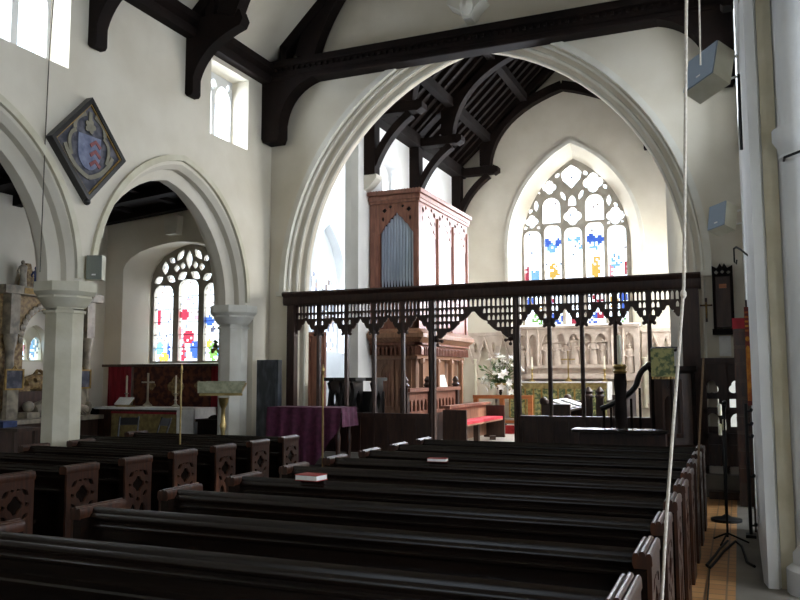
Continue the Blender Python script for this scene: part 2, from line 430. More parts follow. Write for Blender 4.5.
# right-hand side: compound pier, wall beyond it, south aisle opening
P = [(.12,7.35),(.15,7.15),(.225,7.15),(.245,7.2),(.36,7.2),(.385,7.15),(.95,7.15),(.95,9.75),(.12,9.75),(.12,8.3),(.12,8.15)]
pw = MB().prism(P, 0, 6.62, 'z')
pw.prism(chain([(9.75,4.6)],arch(10.5,.75,3.0,1.2,8)[1:-1],[(11.25,3.0),(11.25,0),(12.55,0),(12.55,6.62),(9.75,6.62)]), .12, .7, 'x', [rect(10.5,12.0,5.0,6.5)])
struct('wall_south', pw, M['white_plaster'], 'whitewashed pier and wall at the right edge of the picture')
t = MB().box(.247,.358,7.175,7.21,.0,6.6)
struct('trim_5', t, M['tan_stone'], 'tan stone strip in the angle of the right-hand pier')
sh = MB().lathe([(.24,0),(.24,.18),(.19,.22),(.19,.3),(.16,.34),(.14,.36),(.14,3.4),(.16,3.42),(.145,3.45),(.17,3.52),(.2,3.57),(.2,3.66)], .52, 7.11, 0, 16)
sh.lathe([(.15,3.66),(.15,6.6)], .52, 7.11, 0, 16)
struct('pillar', sh, M['white_plaster'], 'round shaft with a ring capital on the right-hand pier')
# upper south wall with clerestory, west wall, aisle walls
SCL = [(.8,2.1),(4.2,5.6),(8.3,9.7)]
w = MB().prism(rect(-4,12.55,6.62,7.3), .12, .72, 'x')
sw = rect(-4,7.15,4.9,6.62)
w.prism(sw, .12, .72, 'x', [rect(a,b,5.15,6.45) for a,b in SCL[:2]])
w.box(.12,.72,-4,-1.5,0,4.9)
struct('wall_south', w, M['white_plaster'], 'upper wall above the south arcade')
w = MB().prism(rect(-12.6,4.5,0,11.4), -4.4, -4, 'y', [[(-5.4,2.6)]+arch(-3.9,1.5,5.2,2.0,10)+[(-2.4,2.6)]])
struct('wall_west', w, M['plaster'], 'west wall')
w = MB().prism(rect(-4,12.55,0,4.9), 4.2, 4.6, 'x', [[(a-.9,1.5)]+arch(a,.9,3.2,1.1,8)+[(a+.9,1.5)] for a in (1.0,5.0,10.3)])
w.box(.7,4.2,12.2,12.55,0,4.9)
struct('wall_south', w, M['plaster'], 'south aisle wall')
struct('ceiling', MB().box(.12,4.6,-4,12.55,4.9,5.1), M['plaster'], 'south aisle ceiling')

def big_window(name, ax, t, d, c, h, z0, spring, rise, label, lights=3, mt='pale_stone', gfn=clear):
    """pointed window with mullions and a traceried head; ax='x'/'y' plane at t, depth d"""
    out = [(c-h,z0)]+arch(c,h,spring,rise,10)+[(c+h,z0)]
    inn = []
    wl = 2*h/lights; hs = []
    for i in range(lights):
        q = c-h+wl*(i+.5)
        hs.append([(q-wl/2+.05,z0+.05)]+arch(q,wl/2-.05,spring-.1,wl*.6,6)+[(q+wl/2-.05,z0+.05)])
    if lights == 3:
        hs += [foil(c-wl/2, spring+wl*.75, wl*.26), foil(c+wl/2, spring+wl*.75, wl*.26), foil(c, spring+rise*.68, wl*.24)]
    else:
        hs += [foil(c, spring+rise*.5, h*.28)]
    m = MB().prism(out, t, t+d, ax, hs)
    o = struct(name, m, M[mt], label)
    ROOT[o.name] = Vector((0,0,0))
    glass_grid('glass', o, ax, t+d/2, c-h+.01, c+h-.01, z0, spring+rise, gfn, .12,
               inside=lambda a,b: b < spring or abs(a-c) < h*(1-((b-spring)/rise)**1.6)+.06)
    return o
big_window('window_4','y',-4.25,.12,-3.9,1.5,2.6,5.2,2.0,'west window behind the camera')
daylight((-3.9,-4.8,4.7), 3.2, 4.6, (0,1,-.1), LW, SKYC)
for i,a in enumerate((1.0,5.0,10.3)):
    big_window(f'window_{(5,6,18)[i]}','x',4.35,.12,a,.9,1.5,3.2,1.1,'south aisle window outside the picture')
    daylight((4.95,a,2.9), 2.0, 2.8, (-1,0,-.15), LSA, SKYC)
for i,(a,b) in enumerate(SCL[:2]+[(10.5,12.0)]):
    small_window(f'window_{(7,8,20)[i]}', .5, a, b, 5.15 if i < 2 else 5.0, 6.45 if i < 2 else 6.5, 'south clerestory window outside the picture', 1)
    daylight((1.1,(a+b)/2,5.85), 1.5, 1.4, (-1,0,-.25), LSC*(.25,.35,.7)[i], SKYC)

# north aisle
w = MB().prism(rect(-4,13.7,0,5.6), -12.3, -12.7, 'x', [[(11.05,1.96)]+arch(11.41,.3,2.3,.36,6)+[(11.77,1.96)]])
struct('wall_aisle_north', w, M['plaster'], 'north aisle wall behind the gilded monument')
AWC = -10.48
def aw(hw, z0, zs, ap):
    q = [(1,0),(.96,.22),(.86,.46),(.68,.7),(.4,.88),(.15,.97)]
    return [(AWC-hw,z0)]+[(AWC-hw*a,zs+ap*b) for a,b in q]+[(AWC,zs+ap)]+[(AWC+hw*a,zs+ap*b) for a,b in reversed(q)]+[(AWC+hw,z0)]
w = MB().prism(rect(-12.7,-8.3,0,5.6), 13.2, 13.62, 'y', [aw(1.36,1.9,3.92,.5)], [aw(1.02,1.95,3.68,.76)])
w.prism(rect(-12.7,-8.3,0,5.6), 13.62, 13.85, 'y', [aw(1.02,1.95,3.68,.76)])
struct('wall_aisle_east', w, M['plaster'], 'north aisle east wall with a splayed window opening')
struct('ceiling', MB().prism([(-12.7,5.0),(-8.3,5.35),(-8.3,5.5),(-12.7,5.15)], -4, 13.85, 'y'), M['roofwood'], 'dark boarded aisle roof')
bm_ = MB()
for y in (12.95,11.9,10.85,9.8,8.75,7.7,6.65,5.6,4.5): bm_.prism([(-12.3,4.84),(-8.4,5.15),(-8.4,5.34),(-12.3,5.03)], y-.1, y+.1, 'y')
for x in (-11.4,-10.3,-9.3): bm_.box(x-.07,x+.07,-4,13.2,4.98+(x+12.7)*.0795-.06,5.0+(x+12.7)*.0795)
struct('trim_6', bm_, M['roofwood'], 'roof beams of the north aisle')
t = MB()
for x in (-10.5,): t.prism([(x-.14,4.55),(x+.14,4.55),(x+.17,4.8),(x+.17,4.93),(x-.17,4.93),(x-.17,4.8)], 13.02, 13.2, 'y')
t.box(-12.3,-12.1,9.9,10.2,4.55,4.86); t.box(-12.3,-12.1,12.6,12.9,4.55,4.86)
struct('trim_7', t, M['pale_stone'], 'stone corbels under the aisle roof')

# aisle east window: three lights, flowing tracery
def ax_(px): return 1.0265*(-11.13+(px-148)*.02448)-.08
def az_(py): return 1.68+1.0265*(.29+(362-py)*.02027)
hs = []
for q,top in ((161.5,284),(187,279),(212.5,284)):
    zt = az_(top); c = ax_(q)
    hs.append([(c-.25,2.0)]+arch(c,.25,zt-.19,.19,6)+[(c+.25,2.0)])
for px,py,a,b,rot in [(162.6,267.5,5.5,2.7,pi/2),(211.4,267.5,5.5,2.7,pi/2),(156,279.6,4.6,2.6,.5),(168.7,279,4.6,2.6,-.5),(180.3,276.6,5,2.8,.55),(193.6,276.6,5,2.8,-.55),(205.4,279,4.6,2.6,.5),(218,279.6,4.6,2.6,-.5),
                      (162.6,267.5,6,2.8,pi/2),(211.4,267.5,6,2.8,pi/2),(187,260.5,7.6,2.6,pi/2),(174.3,268.5,3,2.3,pi/2),(199.7,268.5,3,2.3,pi/2),
                      (180.6,266.4,3,2,pi/2),(193.4,266.4,3,2,pi/2),(169.6,260,3.2,2.2,-.6),(204.4,260,3.2,2.2,.6),(178,255.6,5.4,2.3,.9),(196,255.6,5.4,2.3,-.9)]:
    hs.append(eye(ax_(px), az_(py-1.2), a*.027, b*.029, rot))
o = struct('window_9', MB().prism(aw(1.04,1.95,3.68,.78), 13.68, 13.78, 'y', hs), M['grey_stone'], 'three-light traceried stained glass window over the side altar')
ROOT[o.name] = Vector((0,0,0))
def patches(lst, base=CLEAR, lead=None):
    rnd = random.Random(3)
    def fn(a, b):
        for (x,z,rx,rz,c,p) in lst:
            wob = .22*sin(17*a+9*z)+.22*sin(23*b+5*x)
            if ((a-x)/rx)**2+((b-z)/rz)**2 < 1+wob and rnd.random() < p: return c
        if lead:
            v = rnd.random()
            if v < lead: return rnd.choice([(.2,.22,.25),(.25,.2,.18),(.18,.19,.24)])
        return base
    return fn
BL,LB,YE,RE,PK,GR,DK = (.04,.09,.34),(.16,.32,.5),(.5,.3,.06),(.3,.03,.05),(.5,.24,.26),(.16,.3,.07),(.08,.08,.11)
def pa(px,py,rx,ry,c,p=.95): return (ax_(px), az_(py), rx*.0251, ry*.0207, c, p)
fn9 = patches([pa(155.5,317,2.6,7,RE),pa(182,314,5,5,RE),pa(193,317,2,2.5,PK),pa(185.5,337,6,6,RE),pa(178,333,3,6,PK,.8),pa(192,349,5,8,BL),pa(181,353,2.5,8,RE,.8),
               pa(157,348,4,8,LB),pa(161,357,5,6,YE,.85),pa(166,352,2,8,BL,.7),pa(206,321,4,6,BL),pa(210,330,2.5,4,DK),pa(211,352,5,8,GR,.85),pa(207,345,3,5,YE,.7),pa(216,352,3,6,LB,.6),
               pa(187,300,6,1.5,PK,.5),pa(187,290,3,5,(.5,.5,.6),.5),pa(162,303,7,3,(.6,.5,.6),.35)], lead=.07)
fn9b = fn9
fn9 = lambda a,b: tuple(min(1,1.7*c) for c in fn9b(a,b))
glass_grid('glass', o, 'y', 13.74, AWC-1.02, AWC+1.02, 1.96, 4.42, fn9, .045)
gb = MB()
for q in range(1,6): gb.box(AWC-1.0,AWC+1.0,13.70,13.71,2.0+.27*q,2.012+.27*q)
link('glazing_bar', gb, M['iron'], o)
daylight((AWC,14.3,3.2), 2.6, 3.0, (.1,-1,-.12), LA, SKYC)
o = struct('window_10', MB().prism([(11.05,1.96)]+arch(11.41,.36,2.3,.36,6)+[(11.77,1.96)], -12.55, -12.48, 'x', [[(11.1,2.0)]+arch(11.24,.13,2.25,.2,5)+[(11.38,2.0)],[(11.44,2.0)]+arch(11.58,.13,2.25,.2,5)+[(11.72,2.0)]]), M['stone'], 'little stained glass window behind the monument')
ROOT[o.name] = Vector((0,0,0))
glass_grid('glass', o, 'x', -12.52, 11.06, 11.76, 1.97, 2.64, patches([(11.6,2.3,.12,.3,LB,.6),(11.3,2.2,.12,.1,PK,.4),(11.4,2.55,.3,.12,(.5,.7,.2),.7)], (.8,.9,.95), .25), .04)
daylight((-13.0,11.4,2.4), .8, .9, (1,0,0), LA*.6, SKYC)

# chancel walls
w = MB().prism(chain([(12.9,6.6),(12.9,7.2),(20.9,7.2),(20.9,0),(14.7,0),(14.7,6.6)]), -6.9, -7.4, 'x',
               [[(a-.52,5.35)]+arch(a,.52,6.0,.42,6)+[(a+.52,5.35)] for a in (16.03,18.5)])
w.box(-7.06,-6.9,14.3,14.7,0,6.6)
struct('wall_chancel_north', w, M['white_plaster'], 'whitewashed north wall of the chancel')
for i,a in enumerate((16.03,18.5)):
    o = struct(f'window_{11+i}', MB().prism([(a-.52,5.35)]+arch(a,.52,6.0,.42,6)+[(a+.52,5.35)], -7.3, -7.2, 'x', [[(a-.46,5.42)]+arch(a-.24,.22,5.95,.28,5)+[(a-.02,5.42)],[(a+.02,5.42)]+arch(a+.24,.22,5.95,.28,5)+[(a+.46,5.42)]]), M['white_plaster'], ['round-headed window above the organ, nearer the arch','round-headed window above the organ, farther from the arch'][i])
    ROOT[o.name] = Vector((0,0,0))
    glass_grid('glass', o, 'x', -7.25, a-.5, a+.5, 5.36, 6.4, clear, .2, inside=lambda y,z: z < 6.0 or abs(y-a) < .4)
    daylight((-7.75,a,5.95), 1.1, 1.2, (1,0,-.4), LCN, SKYC)
# chapel north of the chancel, seen through the side opening
w = MB().prism(rect(13.62,17.2,0,7.2), -8.3, -8.7, 'x', [[(14.95,2.2)]+arch(15.72,.8,3.7,1.35,8)+[(16.5,2.2)]])
w.box(-8.7,-7.4,17.0,17.3,0,7.2); w.box(-8.7,-6.9,13.05,17.3,7.2,7.3); w.box(-8.45,-8.3,13.05,13.62,5.5,7.2)
struct('wall_chapel', w, M['white_plaster'], 'bright whitewashed wall seen through the chancel arch, left')
big_window('window_13','x',-8.62,.12,15.72,.77,2.2,3.7,1.35,'pointed window beyond the chancel arch, left of the organ',2,'white_plaster',
           patches([(15.3,3.3,.25,.4,(.5,.5,.55),.5),(15.6,4.2,.2,.3,(.5,.55,.6),.5)],CLEAR,.3))
daylight((-9.1,15.7,3.9), 2.0, 3.2, (1,-.1,-.1), LCH, SKYC)
w = MB().prism(rect(13.05,20.9,0,7.2), -.95, -.45, 'x', [[(a-.75,2.6)]+arch(a,.75,4.9,1.2,8)+[(a+.75,2.6)] for a in (14.7,17.0,19.2)])
struct('wall_chancel_south', w, M['white_plaster'], 'south wall of the chancel')
for i,a in enumerate((14.7,17.0,19.2)):
    big_window(f'window_{14+i}','x',-.7,.12,a,.75,2.6,4.9,1.2,'south chancel window hidden by the arch',2)
    daylight((-.1,a,4.3), 1.7, 3.8, (-1,0,-.2), LCS, SUNC)

# chancel east wall and great window
EW = -3.79
def ex(px): return EW+(px-576)*.0251
def ez(py): return 2.93+(325-py)*.0259
def ewin(h, z0, ap): return [(EW-h,z0)]+arch(EW,h,5.0,ap-5.0,14)+[(EW+h,z0)]
w = MB().prism(chain([(-7.4,0),(-.45,0),(-.45,7.0),(-3.92,10.25),(-7.4,7.0)]), 20.4, 20.7, 'y', [ewin(1.68,2.85,7.62)], [ewin(1.4,2.95,7.32)])
w.prism(chain([(-7.4,0),(-.45,0),(-.45,7.0),(-3.92,10.25),(-7.4,7.0)]), 20.7, 20.95, 'y', [ewin(1.4,2.95,7.32)])
struct('wall_chancel_east', w, M['plaster'], 'plastered chancel east wall with a splayed window opening')
struct('trim_8', MB().strip(ewin(1.72,2.88,7.68), .09, 20.34, 20.42, 'y'), M['pale_stone'], 'pale stone rim of the great east window')
hs = []
for a,b,top in [(522.5,541.5,227),(544,562.5,222.5),(565,584,226),(586.5,606,222.5),(608.5,628,227)]:
    c = (ex(a)+ex(b))/2; h = (ex(b)-ex(a))/2-.012; zt = ez(top)
    hs.append([(c-h,3.0)]+arch(c,h,zt-.17,.17,6)+[(c+h,3.0)])
hs += [lancet(ex(552.5),ez(220),ez(194),.46,.5), lancet(ex(597),ez(220),ez(194),.46,.5), lancet(ex(574.3),ez(203.5),ez(193),.2,.9)]
for px,py,r in [(531.7,217,8),(574.5,214.5,8.2),(617.5,217,8),(551,183,9),(596,182,9)]: hs.append(foil(ex(px),ez(py),r*.0285,4,0,24,.26))
hs.append([(ex(574),ez(186)),(ex(565),ez(177)),(ex(563.5),ez(170)),(ex(568),ez(165.5)),(ex(574),ez(162)),(ex(580),ez(165.5)),(ex(584.5),ez(170)),(ex(583),ez(177))])
for px,py,a,b,rot in [(536.5,201,6,2.3,pi/2),(540,187.5,3,2,1),(530.5,206,2.6,1.8,.8),(565,193,5.5,2,2.0),(583.5,193,5.5,2,1.14),(608,187,3,2,2.1),(611.5,201,6,2.3,pi/2),(618,206,2.6,1.8,2.3),(559.5,171.5,3,2,.9),(588.5,171.5,3,2,2.2),(525,223,2,1.4,.5),(538.5,223.5,2,1.4,2.5),(610.5,223.5,2,1.4,.5),(624,223,2,1.4,2.5)]:
    hs.append(eye(ex(px),ez(py),a*.0255,b*.0255,rot))
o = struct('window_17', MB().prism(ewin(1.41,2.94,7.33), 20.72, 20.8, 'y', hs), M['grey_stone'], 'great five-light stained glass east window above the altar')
ROOT[o.name] = Vector((0,0,0))
def pe(px,py,rx,ry,c,p=.95): return (ex(px), ez(py), rx*.0251, ry*.0259, c, p)
fnE = patches([pe(547,239,3.5,4,BL),pe(558,239,3.5,4,BL),pe(552.5,245,6,4,LB,.7),pe(570,238,3,2.5,LB),pe(579,238,3,2.5,LB),pe(581,245,2,3,LB,.8),pe(592,238,4,5,BL),pe(601,238,4,5,BL),pe(596,244,6,5,LB,.7),
    pe(554,270,5,9,YE,.9),pe(597,270,5,9,YE,.9),pe(597,258,3,3,YE,.6),pe(533,273,5,7,LB),pe(525.5,270,2,10,RE,.8),pe(616,262,5,7,LB,.55),pe(627,268,1.6,9,RE,.8),pe(612,272,3,6,PK,.6),
    pe(532,305,9,5,YE,.5),pe(528,298,5,5,BL,.8),pe(535,318,6,6,GR,.6),pe(553,318,9,6,BL,.8),pe(546,300,4,6,BL,.7),pe(552,300,4,5,RE,.4),pe(575,318,7,5,RE,.5),pe(597,300,6,6,RE,.7),pe(592,316,6,7,BL,.6),pe(600,316,5,7,RE,.6),pe(614,303,5,7,YE,.7),pe(622,300,4,8,BL,.8),pe(618,318,6,6,GR,.5)], (1,1,1), .02)
glass_grid('glass', o, 'y', 20.78, EW-1.39, EW+1.39, 2.95, 7.3, fnE, .055, inside=lambda a,b: b < 5.0 or abs(a-EW) < 1.4*(1-((b-5)/2.33)**1.9)+.08)
daylight((EW,21.5,5.0), 3.6, 5.4, (0,-1,-.1), LE, SKYC)
sl = bpy.data.lights.new('sun','SUN'); sl.energy = SUN; sl.angle = radians(.6); sl.color = (1,.95,.86)
so = bpy.data.objects.new('sun', sl); COL.objects.link(so); so.location = (6,24,14); so.rotation_euler = Vector((-.55,-.36,-.52)).to_track_quat('-Z','Y').to_euler()

# chancel roof
rt = (9.95-7.1)/(6.9-3.92)
def rz_(x): return 7.1+(min(x,-7.84-x)+6.9)*rt
for sgn in (0,1):
    f = (lambda x: -7.84-x) if sgn else (lambda x: x)
    struct('ceiling', MB().prism([(f(-7.5),rz_(-7.5)+.12),(f(-3.92),9.97+.1),(f(-3.92),10.2),(f(-7.5),rz_(-7.5)+.3)], 13.05, 20.95, 'y'), M['roofwood'], 'dark boarded chancel roof, '+('right' if sgn else 'left')+' slope')
r = MB(); y = 13.3
while y < 20.3:
    for f in (lambda x: x, lambda x: -7.84-x):
        r.prism([(f(-6.95),rz_(-6.95)-.02),(f(-3.92),9.93),(f(-3.92),10.07),(f(-6.95),rz_(-6.95)+.12)], y-.05, y+.05, 'y')
    y += .36
struct('trim_9', r, M['oak'], 'common rafters of the chancel roof')
p = MB()
for x in (-5.9,-4.9):
    for q in (x,-7.84-x): p.box(q-.09,q+.09,13.05,20.4,rz_(x)-.22,rz_(x)-.02)
p.box(-4.04,-3.8,13.05,20.4,9.62,9.9)
p.box(-6.9,-6.62,13.05,20.4,6.98,7.26); p.box(-1.22,-.95,13.05,20.4,6.98,7.26)
pc_ = MB()
for y in (14.68,17.15,20.15): pc_.prism([(-6.9,5.45),(-6.8,5.5),(-6.62,5.68),(-6.62,5.76),(-6.9,5.76)], y-.13, y+.13, 'y')
struct('trim_13', pc_, M['pale_stone'], 'stone corbels under the chancel roof posts')
struct('trim_10', p, M['roofwood'], 'purlins, ridge and wall plates of the chancel roof')
def bez(a,b,c,n=10): return [((1-t)**2*a[0]+2*t*(1-t)*b[0]+t*t*c[0], (1-t)**2*a[1]+2*t*(1-t)*b[1]+t*t*c[1]) for t in [i/n for i in range(n+1)]]
for k,y in enumerate((14.68,17.15,20.15)):
    t = MB()
    for f in (lambda x: x, lambda x: -7.84-x):
        g = lambda pts: [(f(a),b) for a,b in pts]
        if f(0) == 0:
            t.prism(g(rect(-6.9,-6.66,5.75,7.1)), y-.13, y+.13, 'y')
            t.strip(g(bez((-6.72,5.95),(-6.45,6.6),(-5.9,6.95))), .15, y-.1, y+.1, 'y')
            t.prism(g(rect(-6.9,-5.75,6.98,7.18)), y-.12, y+.12, 'y')
            t.prism(g([(-5.75,6.95),(-5.62,7.02),(-5.62,7.14),(-5.75,7.2)]), y-.14, y+.14, 'y')
        t.strip(g(bez((-5.95,7.2) if f(0)==0 else (-6.6,7.3),(-5.8,8.6),(-3.92,9.1),12)), .22, y-.12, y+.12, 'y')
        t.prism(g(rect(-6.12,-5.9,7.2,7.9)), y-.1, y+.1, 'y')
        t.prism(g([(-6.9,7.08),(-3.92,9.72),(-3.92,9.95),(-6.9,7.3)]), y-.12, y+.12, 'y')
    struct('roof_truss', t, M['oak'], ['arched chancel roof truss nearest the arch','middle arched truss of the chancel roof','arched chancel roof truss against the east wall'][k])

# nave roof timbers
t = MB().extrude([(12.22,7.0),(12.5,7.0),(12.5,7.4),(12.2,7.4),(12.2,7.34),(12.17,7.34),(12.17,7.27),(12.22,7.25),(12.22,7.1),(12.2,7.08),(12.2,7.02)], -7.85, .1, 'x')
for i in range(66): t.box(-7.7+.115*i,-7.65+.115*i,12.16,12.22,7.18,7.23)
struct('beam', t, M['oak'], 'dark tie beam with small dentils above the chancel arch')
t = MB()
for f in (lambda x: x, lambda x: -7.74-x):
    g = lambda pts: [(f(a),b) for a,b in pts]
    t.prism(g([(-7.85,5.98),(-7.82,5.9),(-7.52,5.9),(-7.48,6.0),(-7.48,6.2)]+bez((-7.48,6.25),(-7.38,6.85),(-6.8,7.0))+[(-7.85,7.0)]), 12.2, 12.5, 'y')
    t.prism(g([(-7.5,7.4),(-7.36,7.4),(-7.36,7.62),(-7.5,7.72)]), 12.22, 12.48, 'y')
    t.strip(g([(-7.44,7.62),(-3.87,11.0)]), .2, 12.22, 12.48, 'y')
    t.strip(g(bez((-7.0,7.4),(-6.6,8.9),(-4.6,10.2),12)), .4, 12.24, 12.48, 'y')
struct('roof_truss', t, M['oak'], 'dark curved braces against the chancel arch wall')
def nave_truss(y):
    t = MB()
    for f in (lambda x: x, lambda x: -7.74-x):
        g = lambda pts: [(f(a),b) for a,b in pts]
        t.prism(g([(-7.85,6.1),(-7.82,6.06),(-7.73,6.06),(-7.70,6.1),(-7.70,6.35)]+bez((-7.70,6.35),(-7.55,6.85),(-6.85,7.05))+[(-6.8,7.15),(-6.86,7.3),(-7.85,7.3)]), y-.1, y+.1, 'y')
        t.strip(g(bez((-7.1,7.25),(-6.5,8.9),(-4.6,10.1),12)), .34, y-.12, y+.12, 'y')
        t.strip(g([(-7.7,7.4),(-3.87,11.0)]), .22, y-.12, y+.12, 'y')
        t.prism(g(rect(-7.5,-7.34,7.3,7.75)), y-.1, y+.1, 'y')
    return t
for k,y in enumerate((10.1,8.05,6.0)): struct('roof_truss', nave_truss(y), M['oak'], ['dark nave roof bracket beside the small clerestory window','dark nave roof bracket with a rounded foot, top left','nave roof truss above the camera'][k])
t = MB().prism([(-4.22,8.05),(-4.27,7.86),(-4.05,7.72),(-3.98,7.55),(-3.84,7.55),(-3.78,7.72),(-3.62,7.86),(-3.68,8.05)], 12.2, 12.56, 'y')
t.ball((-3.92,12.2,7.75), .14, 10, (.8,1,1.1)); t.box(-4.15,-3.7,12.3,12.55,8.05,8.6)
struct('trim_11', t, M['pale_stone'], 'carved stone corbel above the tie beam')
t = MB().tube([(-3.95,12.3,8.6),(-3.95,12.3,9.6)], .1, 8)
struct('trim_12', t, M['oak'], 'timber post standing on the corbel')
# =================================================================== NAVE FURNITURE
ORD = ['first','second','third','fourth','fifth','sixth','seventh','eighth','ninth','tenth']
def make_pew(name, label, group, L, x1, y, left_end=True):
    """x1 = right end; the back stands at y, the seat lies towards +y"""
    r = thing(name, label, 'pew', (x1, y, 0), group)
    x0 = x1-L; a, b = x0+.07, x1-.07
    m = MB().box(a,b,y-.02,y+.02,.06,.83)
    n = max(2, round(L/1.1))
    for i in range(n+1):
        q = a+(b-a)*i/n; m.box(q-.04,q+.04,y-.035,y-.02,.08,.7)
    m.box(a,b,y-.035,y-.02,.06,.16)
    link('back', m, M['pewwood'], r)
    prof = [(-.03,.76),(.03,.76),(.03,.83),(.03,.85),(.028,.866),(.018,.88),(.004,.885),(-.01,.88),(-.02,.866),(-.024,.85),(-.036,.842),(-.042,.826),(-.038,.81),(-.032,.805),(-.032,.79),(-.044,.78),(-.044,.768)]
    link('top_rail', MB().extrude([(y+p,z) for p,z in prof], a, b, 'x'), M['pewwood'], r)
    prof = [(-.10,.66),(-.092,.645),(-.02,.63),(-.02,.69),(-.092,.685),(-.10,.675)]
    link('book_ledge', MB().extrude([(y+p,z) for p,z in prof], a, b, 'x'), M['pewwood'], r)
    link('seat', MB().extrude([(y+.02,.42),(y+.36,.44),(y+.38,.455),(y+.37,.475),(y+.02,.455)], a, b, 'x').box(a,b,y+.30,y+.33,.0,.43), M['pewwood'], r)
    for s, xe in ((1,x1),(-1,x0)):
        if s < 0 and not left_end: continue
        xi = xe-.07*s
        e = link('bench_end', MB().box(min(xi,xe-.012*s),max(xi,xe-.012*s),y-.11,y+.27,0,.86), M['pewwood'], r)  # darker wood behind the carving puts the recess shade into colour
        o_, i_ = xe-.012*s, xe+.008*s
        hs = [lancet(y+.08-.065,.12,.45,.09,1), lancet(y+.08+.065,.12,.45,.09,1), foil(y+.08,.63,.08,4,0,20), foil(y+.08,.485,.03,4,0,12)]
        for s1 in (-1,1):
            hs += [eye(y+.08+s1*.1,.73,.045,.022,s1*-.7,4), eye(y+.08+s1*.1,.53,.045,.022,s1*.7,4), eye(y+.08+s1*.03,.755,.03,.016,0,3), foil(y+.08+s1*.12,.63,.022,3,0,12)]
        link('carved_panel', MB().prism(rect(y-.11,y+.27,0,.83), o_, i_, 'x', hs), M['pewend'], e)
        cap = MB(); xc = (xi+i_)/2
        cp_ = [(xc-.036,.82),(xc+.036,.82),(xc+.044,.84)]
        for q in (.028,0,-.028): cp_ += [(xc+q+.0145*cos(a),.872+(.008 if q == 0 else 0)+.017*sin(a)) for a in (.1,.7,1.25,1.89,2.44,3.04)]
        cp_ += [(xc-.044,.84)]
        cap.extrude(cp_, y-.12, y+.28, 'y')
        link('cap', cap, M['pewend'], e)
    return r
GR_, GL_ = 'pews of the right-hand block', 'pews of the left-hand block'
def lab(side, k, n):
    base = f'long dark oak pew in the {side} block, '
    if k == n-1: return base + 'nearest the camera'
    return base + (ORD[k] + ' row from the chancel screen')
NR = 9
p0 = make_pew('pew', lab('right-hand',NR-1,NR), GR_, 3.36, -.40, 3.12)
for k in range(1, NR): dup(p0, (-.40, 3.12+.804*k, 0), lab('right-hand', NR-1-k, NR))
NLp = 7
q0 = make_pew('pew', lab('left-hand',NLp-1,NLp), GL_, 2.2, -5.5, 4.87)
for k in range(1, 5): dup(q0, (-5.5, 4.87+.735*k, 0), lab('left-hand', NLp-1-k, NLp))
make_pew('pew', lab('left-hand',1,NLp), GL_, 3.25, -5.5, 8.545)
make_pew('pew', lab('left-hand',0,NLp), GL_, 2.6, -5.5, 9.28)
# pew front before the first right-hand row
r = thing('pew_frontal', 'panelled dark oak pew front standing before the right-hand pews', 'pew front', (-2.1,10.36,0))
m = MB().box(-3.7,-.42,10.33,10.37,.2,.76); link('panel', m, M['pewwood'], r)
link('top_rail', MB().extrude([(10.30,.74),(10.40,.74),(10.41,.77),(10.39,.79),(10.31,.79),(10.29,.77)], -3.76, -.40, 'x'), M['pewwood'], r)

# books lying on pew ledges
def book(name, label, c, size, rz, cover):
    r = thing(name, label, 'book', (c[0],c[1],c[2]), 'books left on the pews')
    w,d,h = size
    link('pages', MB().obox((c[0],c[1],c[2]+h/2),(w*.96,d*.95,h*.8),(0,0,rz)), M['paper'], r)
    link('cover', MB().obox((c[0],c[1],c[2]+h*.94),(w,d,h*.12),(0,0,rz)).obox((c[0],c[1],c[2]+h*.06),(w,d,h*.12),(0,0,rz)), cover, r)
book('hymn_book','thick white-edged hymn book with a red cover lying on a pew end', (-3.06,5.33+.19,.886), (.20,.15,.045), -.1, M['bookred'])
book('hymn_book','thin red book lying flat on a right-hand pew rail', (-2.62,7.14,.886), (.18,.1,.03), .1, M['bookred'])

# churchwarden staves: thin brass-topped poles on pew ends
def stave(x, y, z0, z1, label):
    r = thing('churchwarden_stave', label, 'staff', (x,y,z0), 'staves fixed to pew ends')
    link('pole', MB().tube([(x,y,z0),(x,y,z1-.12)], .011, 8), M['brass'], r)
    link('finial', MB().lathe([(.011,0),(.022,.01),(.012,.02),(.02,.05),(.008,.09),(.004,.12)], x, y, z1-.12, 10), M['brass'], r)
stave(-4.52,8.42,.0,1.82,'thin brass stave standing in front of the purple table')
stave(-6.42,8.24,.0,1.84,'thin brass stave standing among the left-hand pews')

# ------------------------------------------------------------------ rood screen
SY = 12.4
scr = thing('chancel_screen', 'dark carved oak chancel screen with pierced tracery under a heavy beam', 'screen', (-3.95,SY,.4))
link('beam', MB().extrude([(SY-.08,2.93),(SY+.06,2.93),(SY+.06,3.0),(SY+.1,3.04),(SY+.1,3.16),(SY-.13,3.16),(SY-.15,3.13),(SY-.13,3.09),(SY-.1,3.07),(SY-.1,2.97)], -7.42, -.46, 'x'), M['screenwood'], scr)
MX = [-7.27,-6.74,-6.2,-5.68,-5.15,-4.63]; MR = [-3.21,-2.69,-2.19,-1.69,-1.2,-.66]
link('jamb', MB().box(-7.35,-7.2,SY-.07,SY+.06,.4,2.93), M['screenwood'], scr)
link('jamb', MB().box(-.74,-.5,SY-.08,SY+.06,.12,2.93), M['screenwood'], scr)
for x in (-4.63,-3.21):
    m = MB().box(x-.05,x+.05,SY-.05,SY+.05,.4,2.93); m.tube([(x,SY-.06,.5),(x,SY-.06,2.9)], .025, 6)
    link('post', m, M['screenwood'], scr)
for x in MX[1:-1]+MR[1:-1]:
    m = MB().box(x-.028,x+.028,SY-.035,SY+.035,1.0,2.6); m.tube([(x,SY-.04,1.04),(x,SY-.04,2.6)], .018, 6)
    link('mullion', m, M['screenwood'], scr)
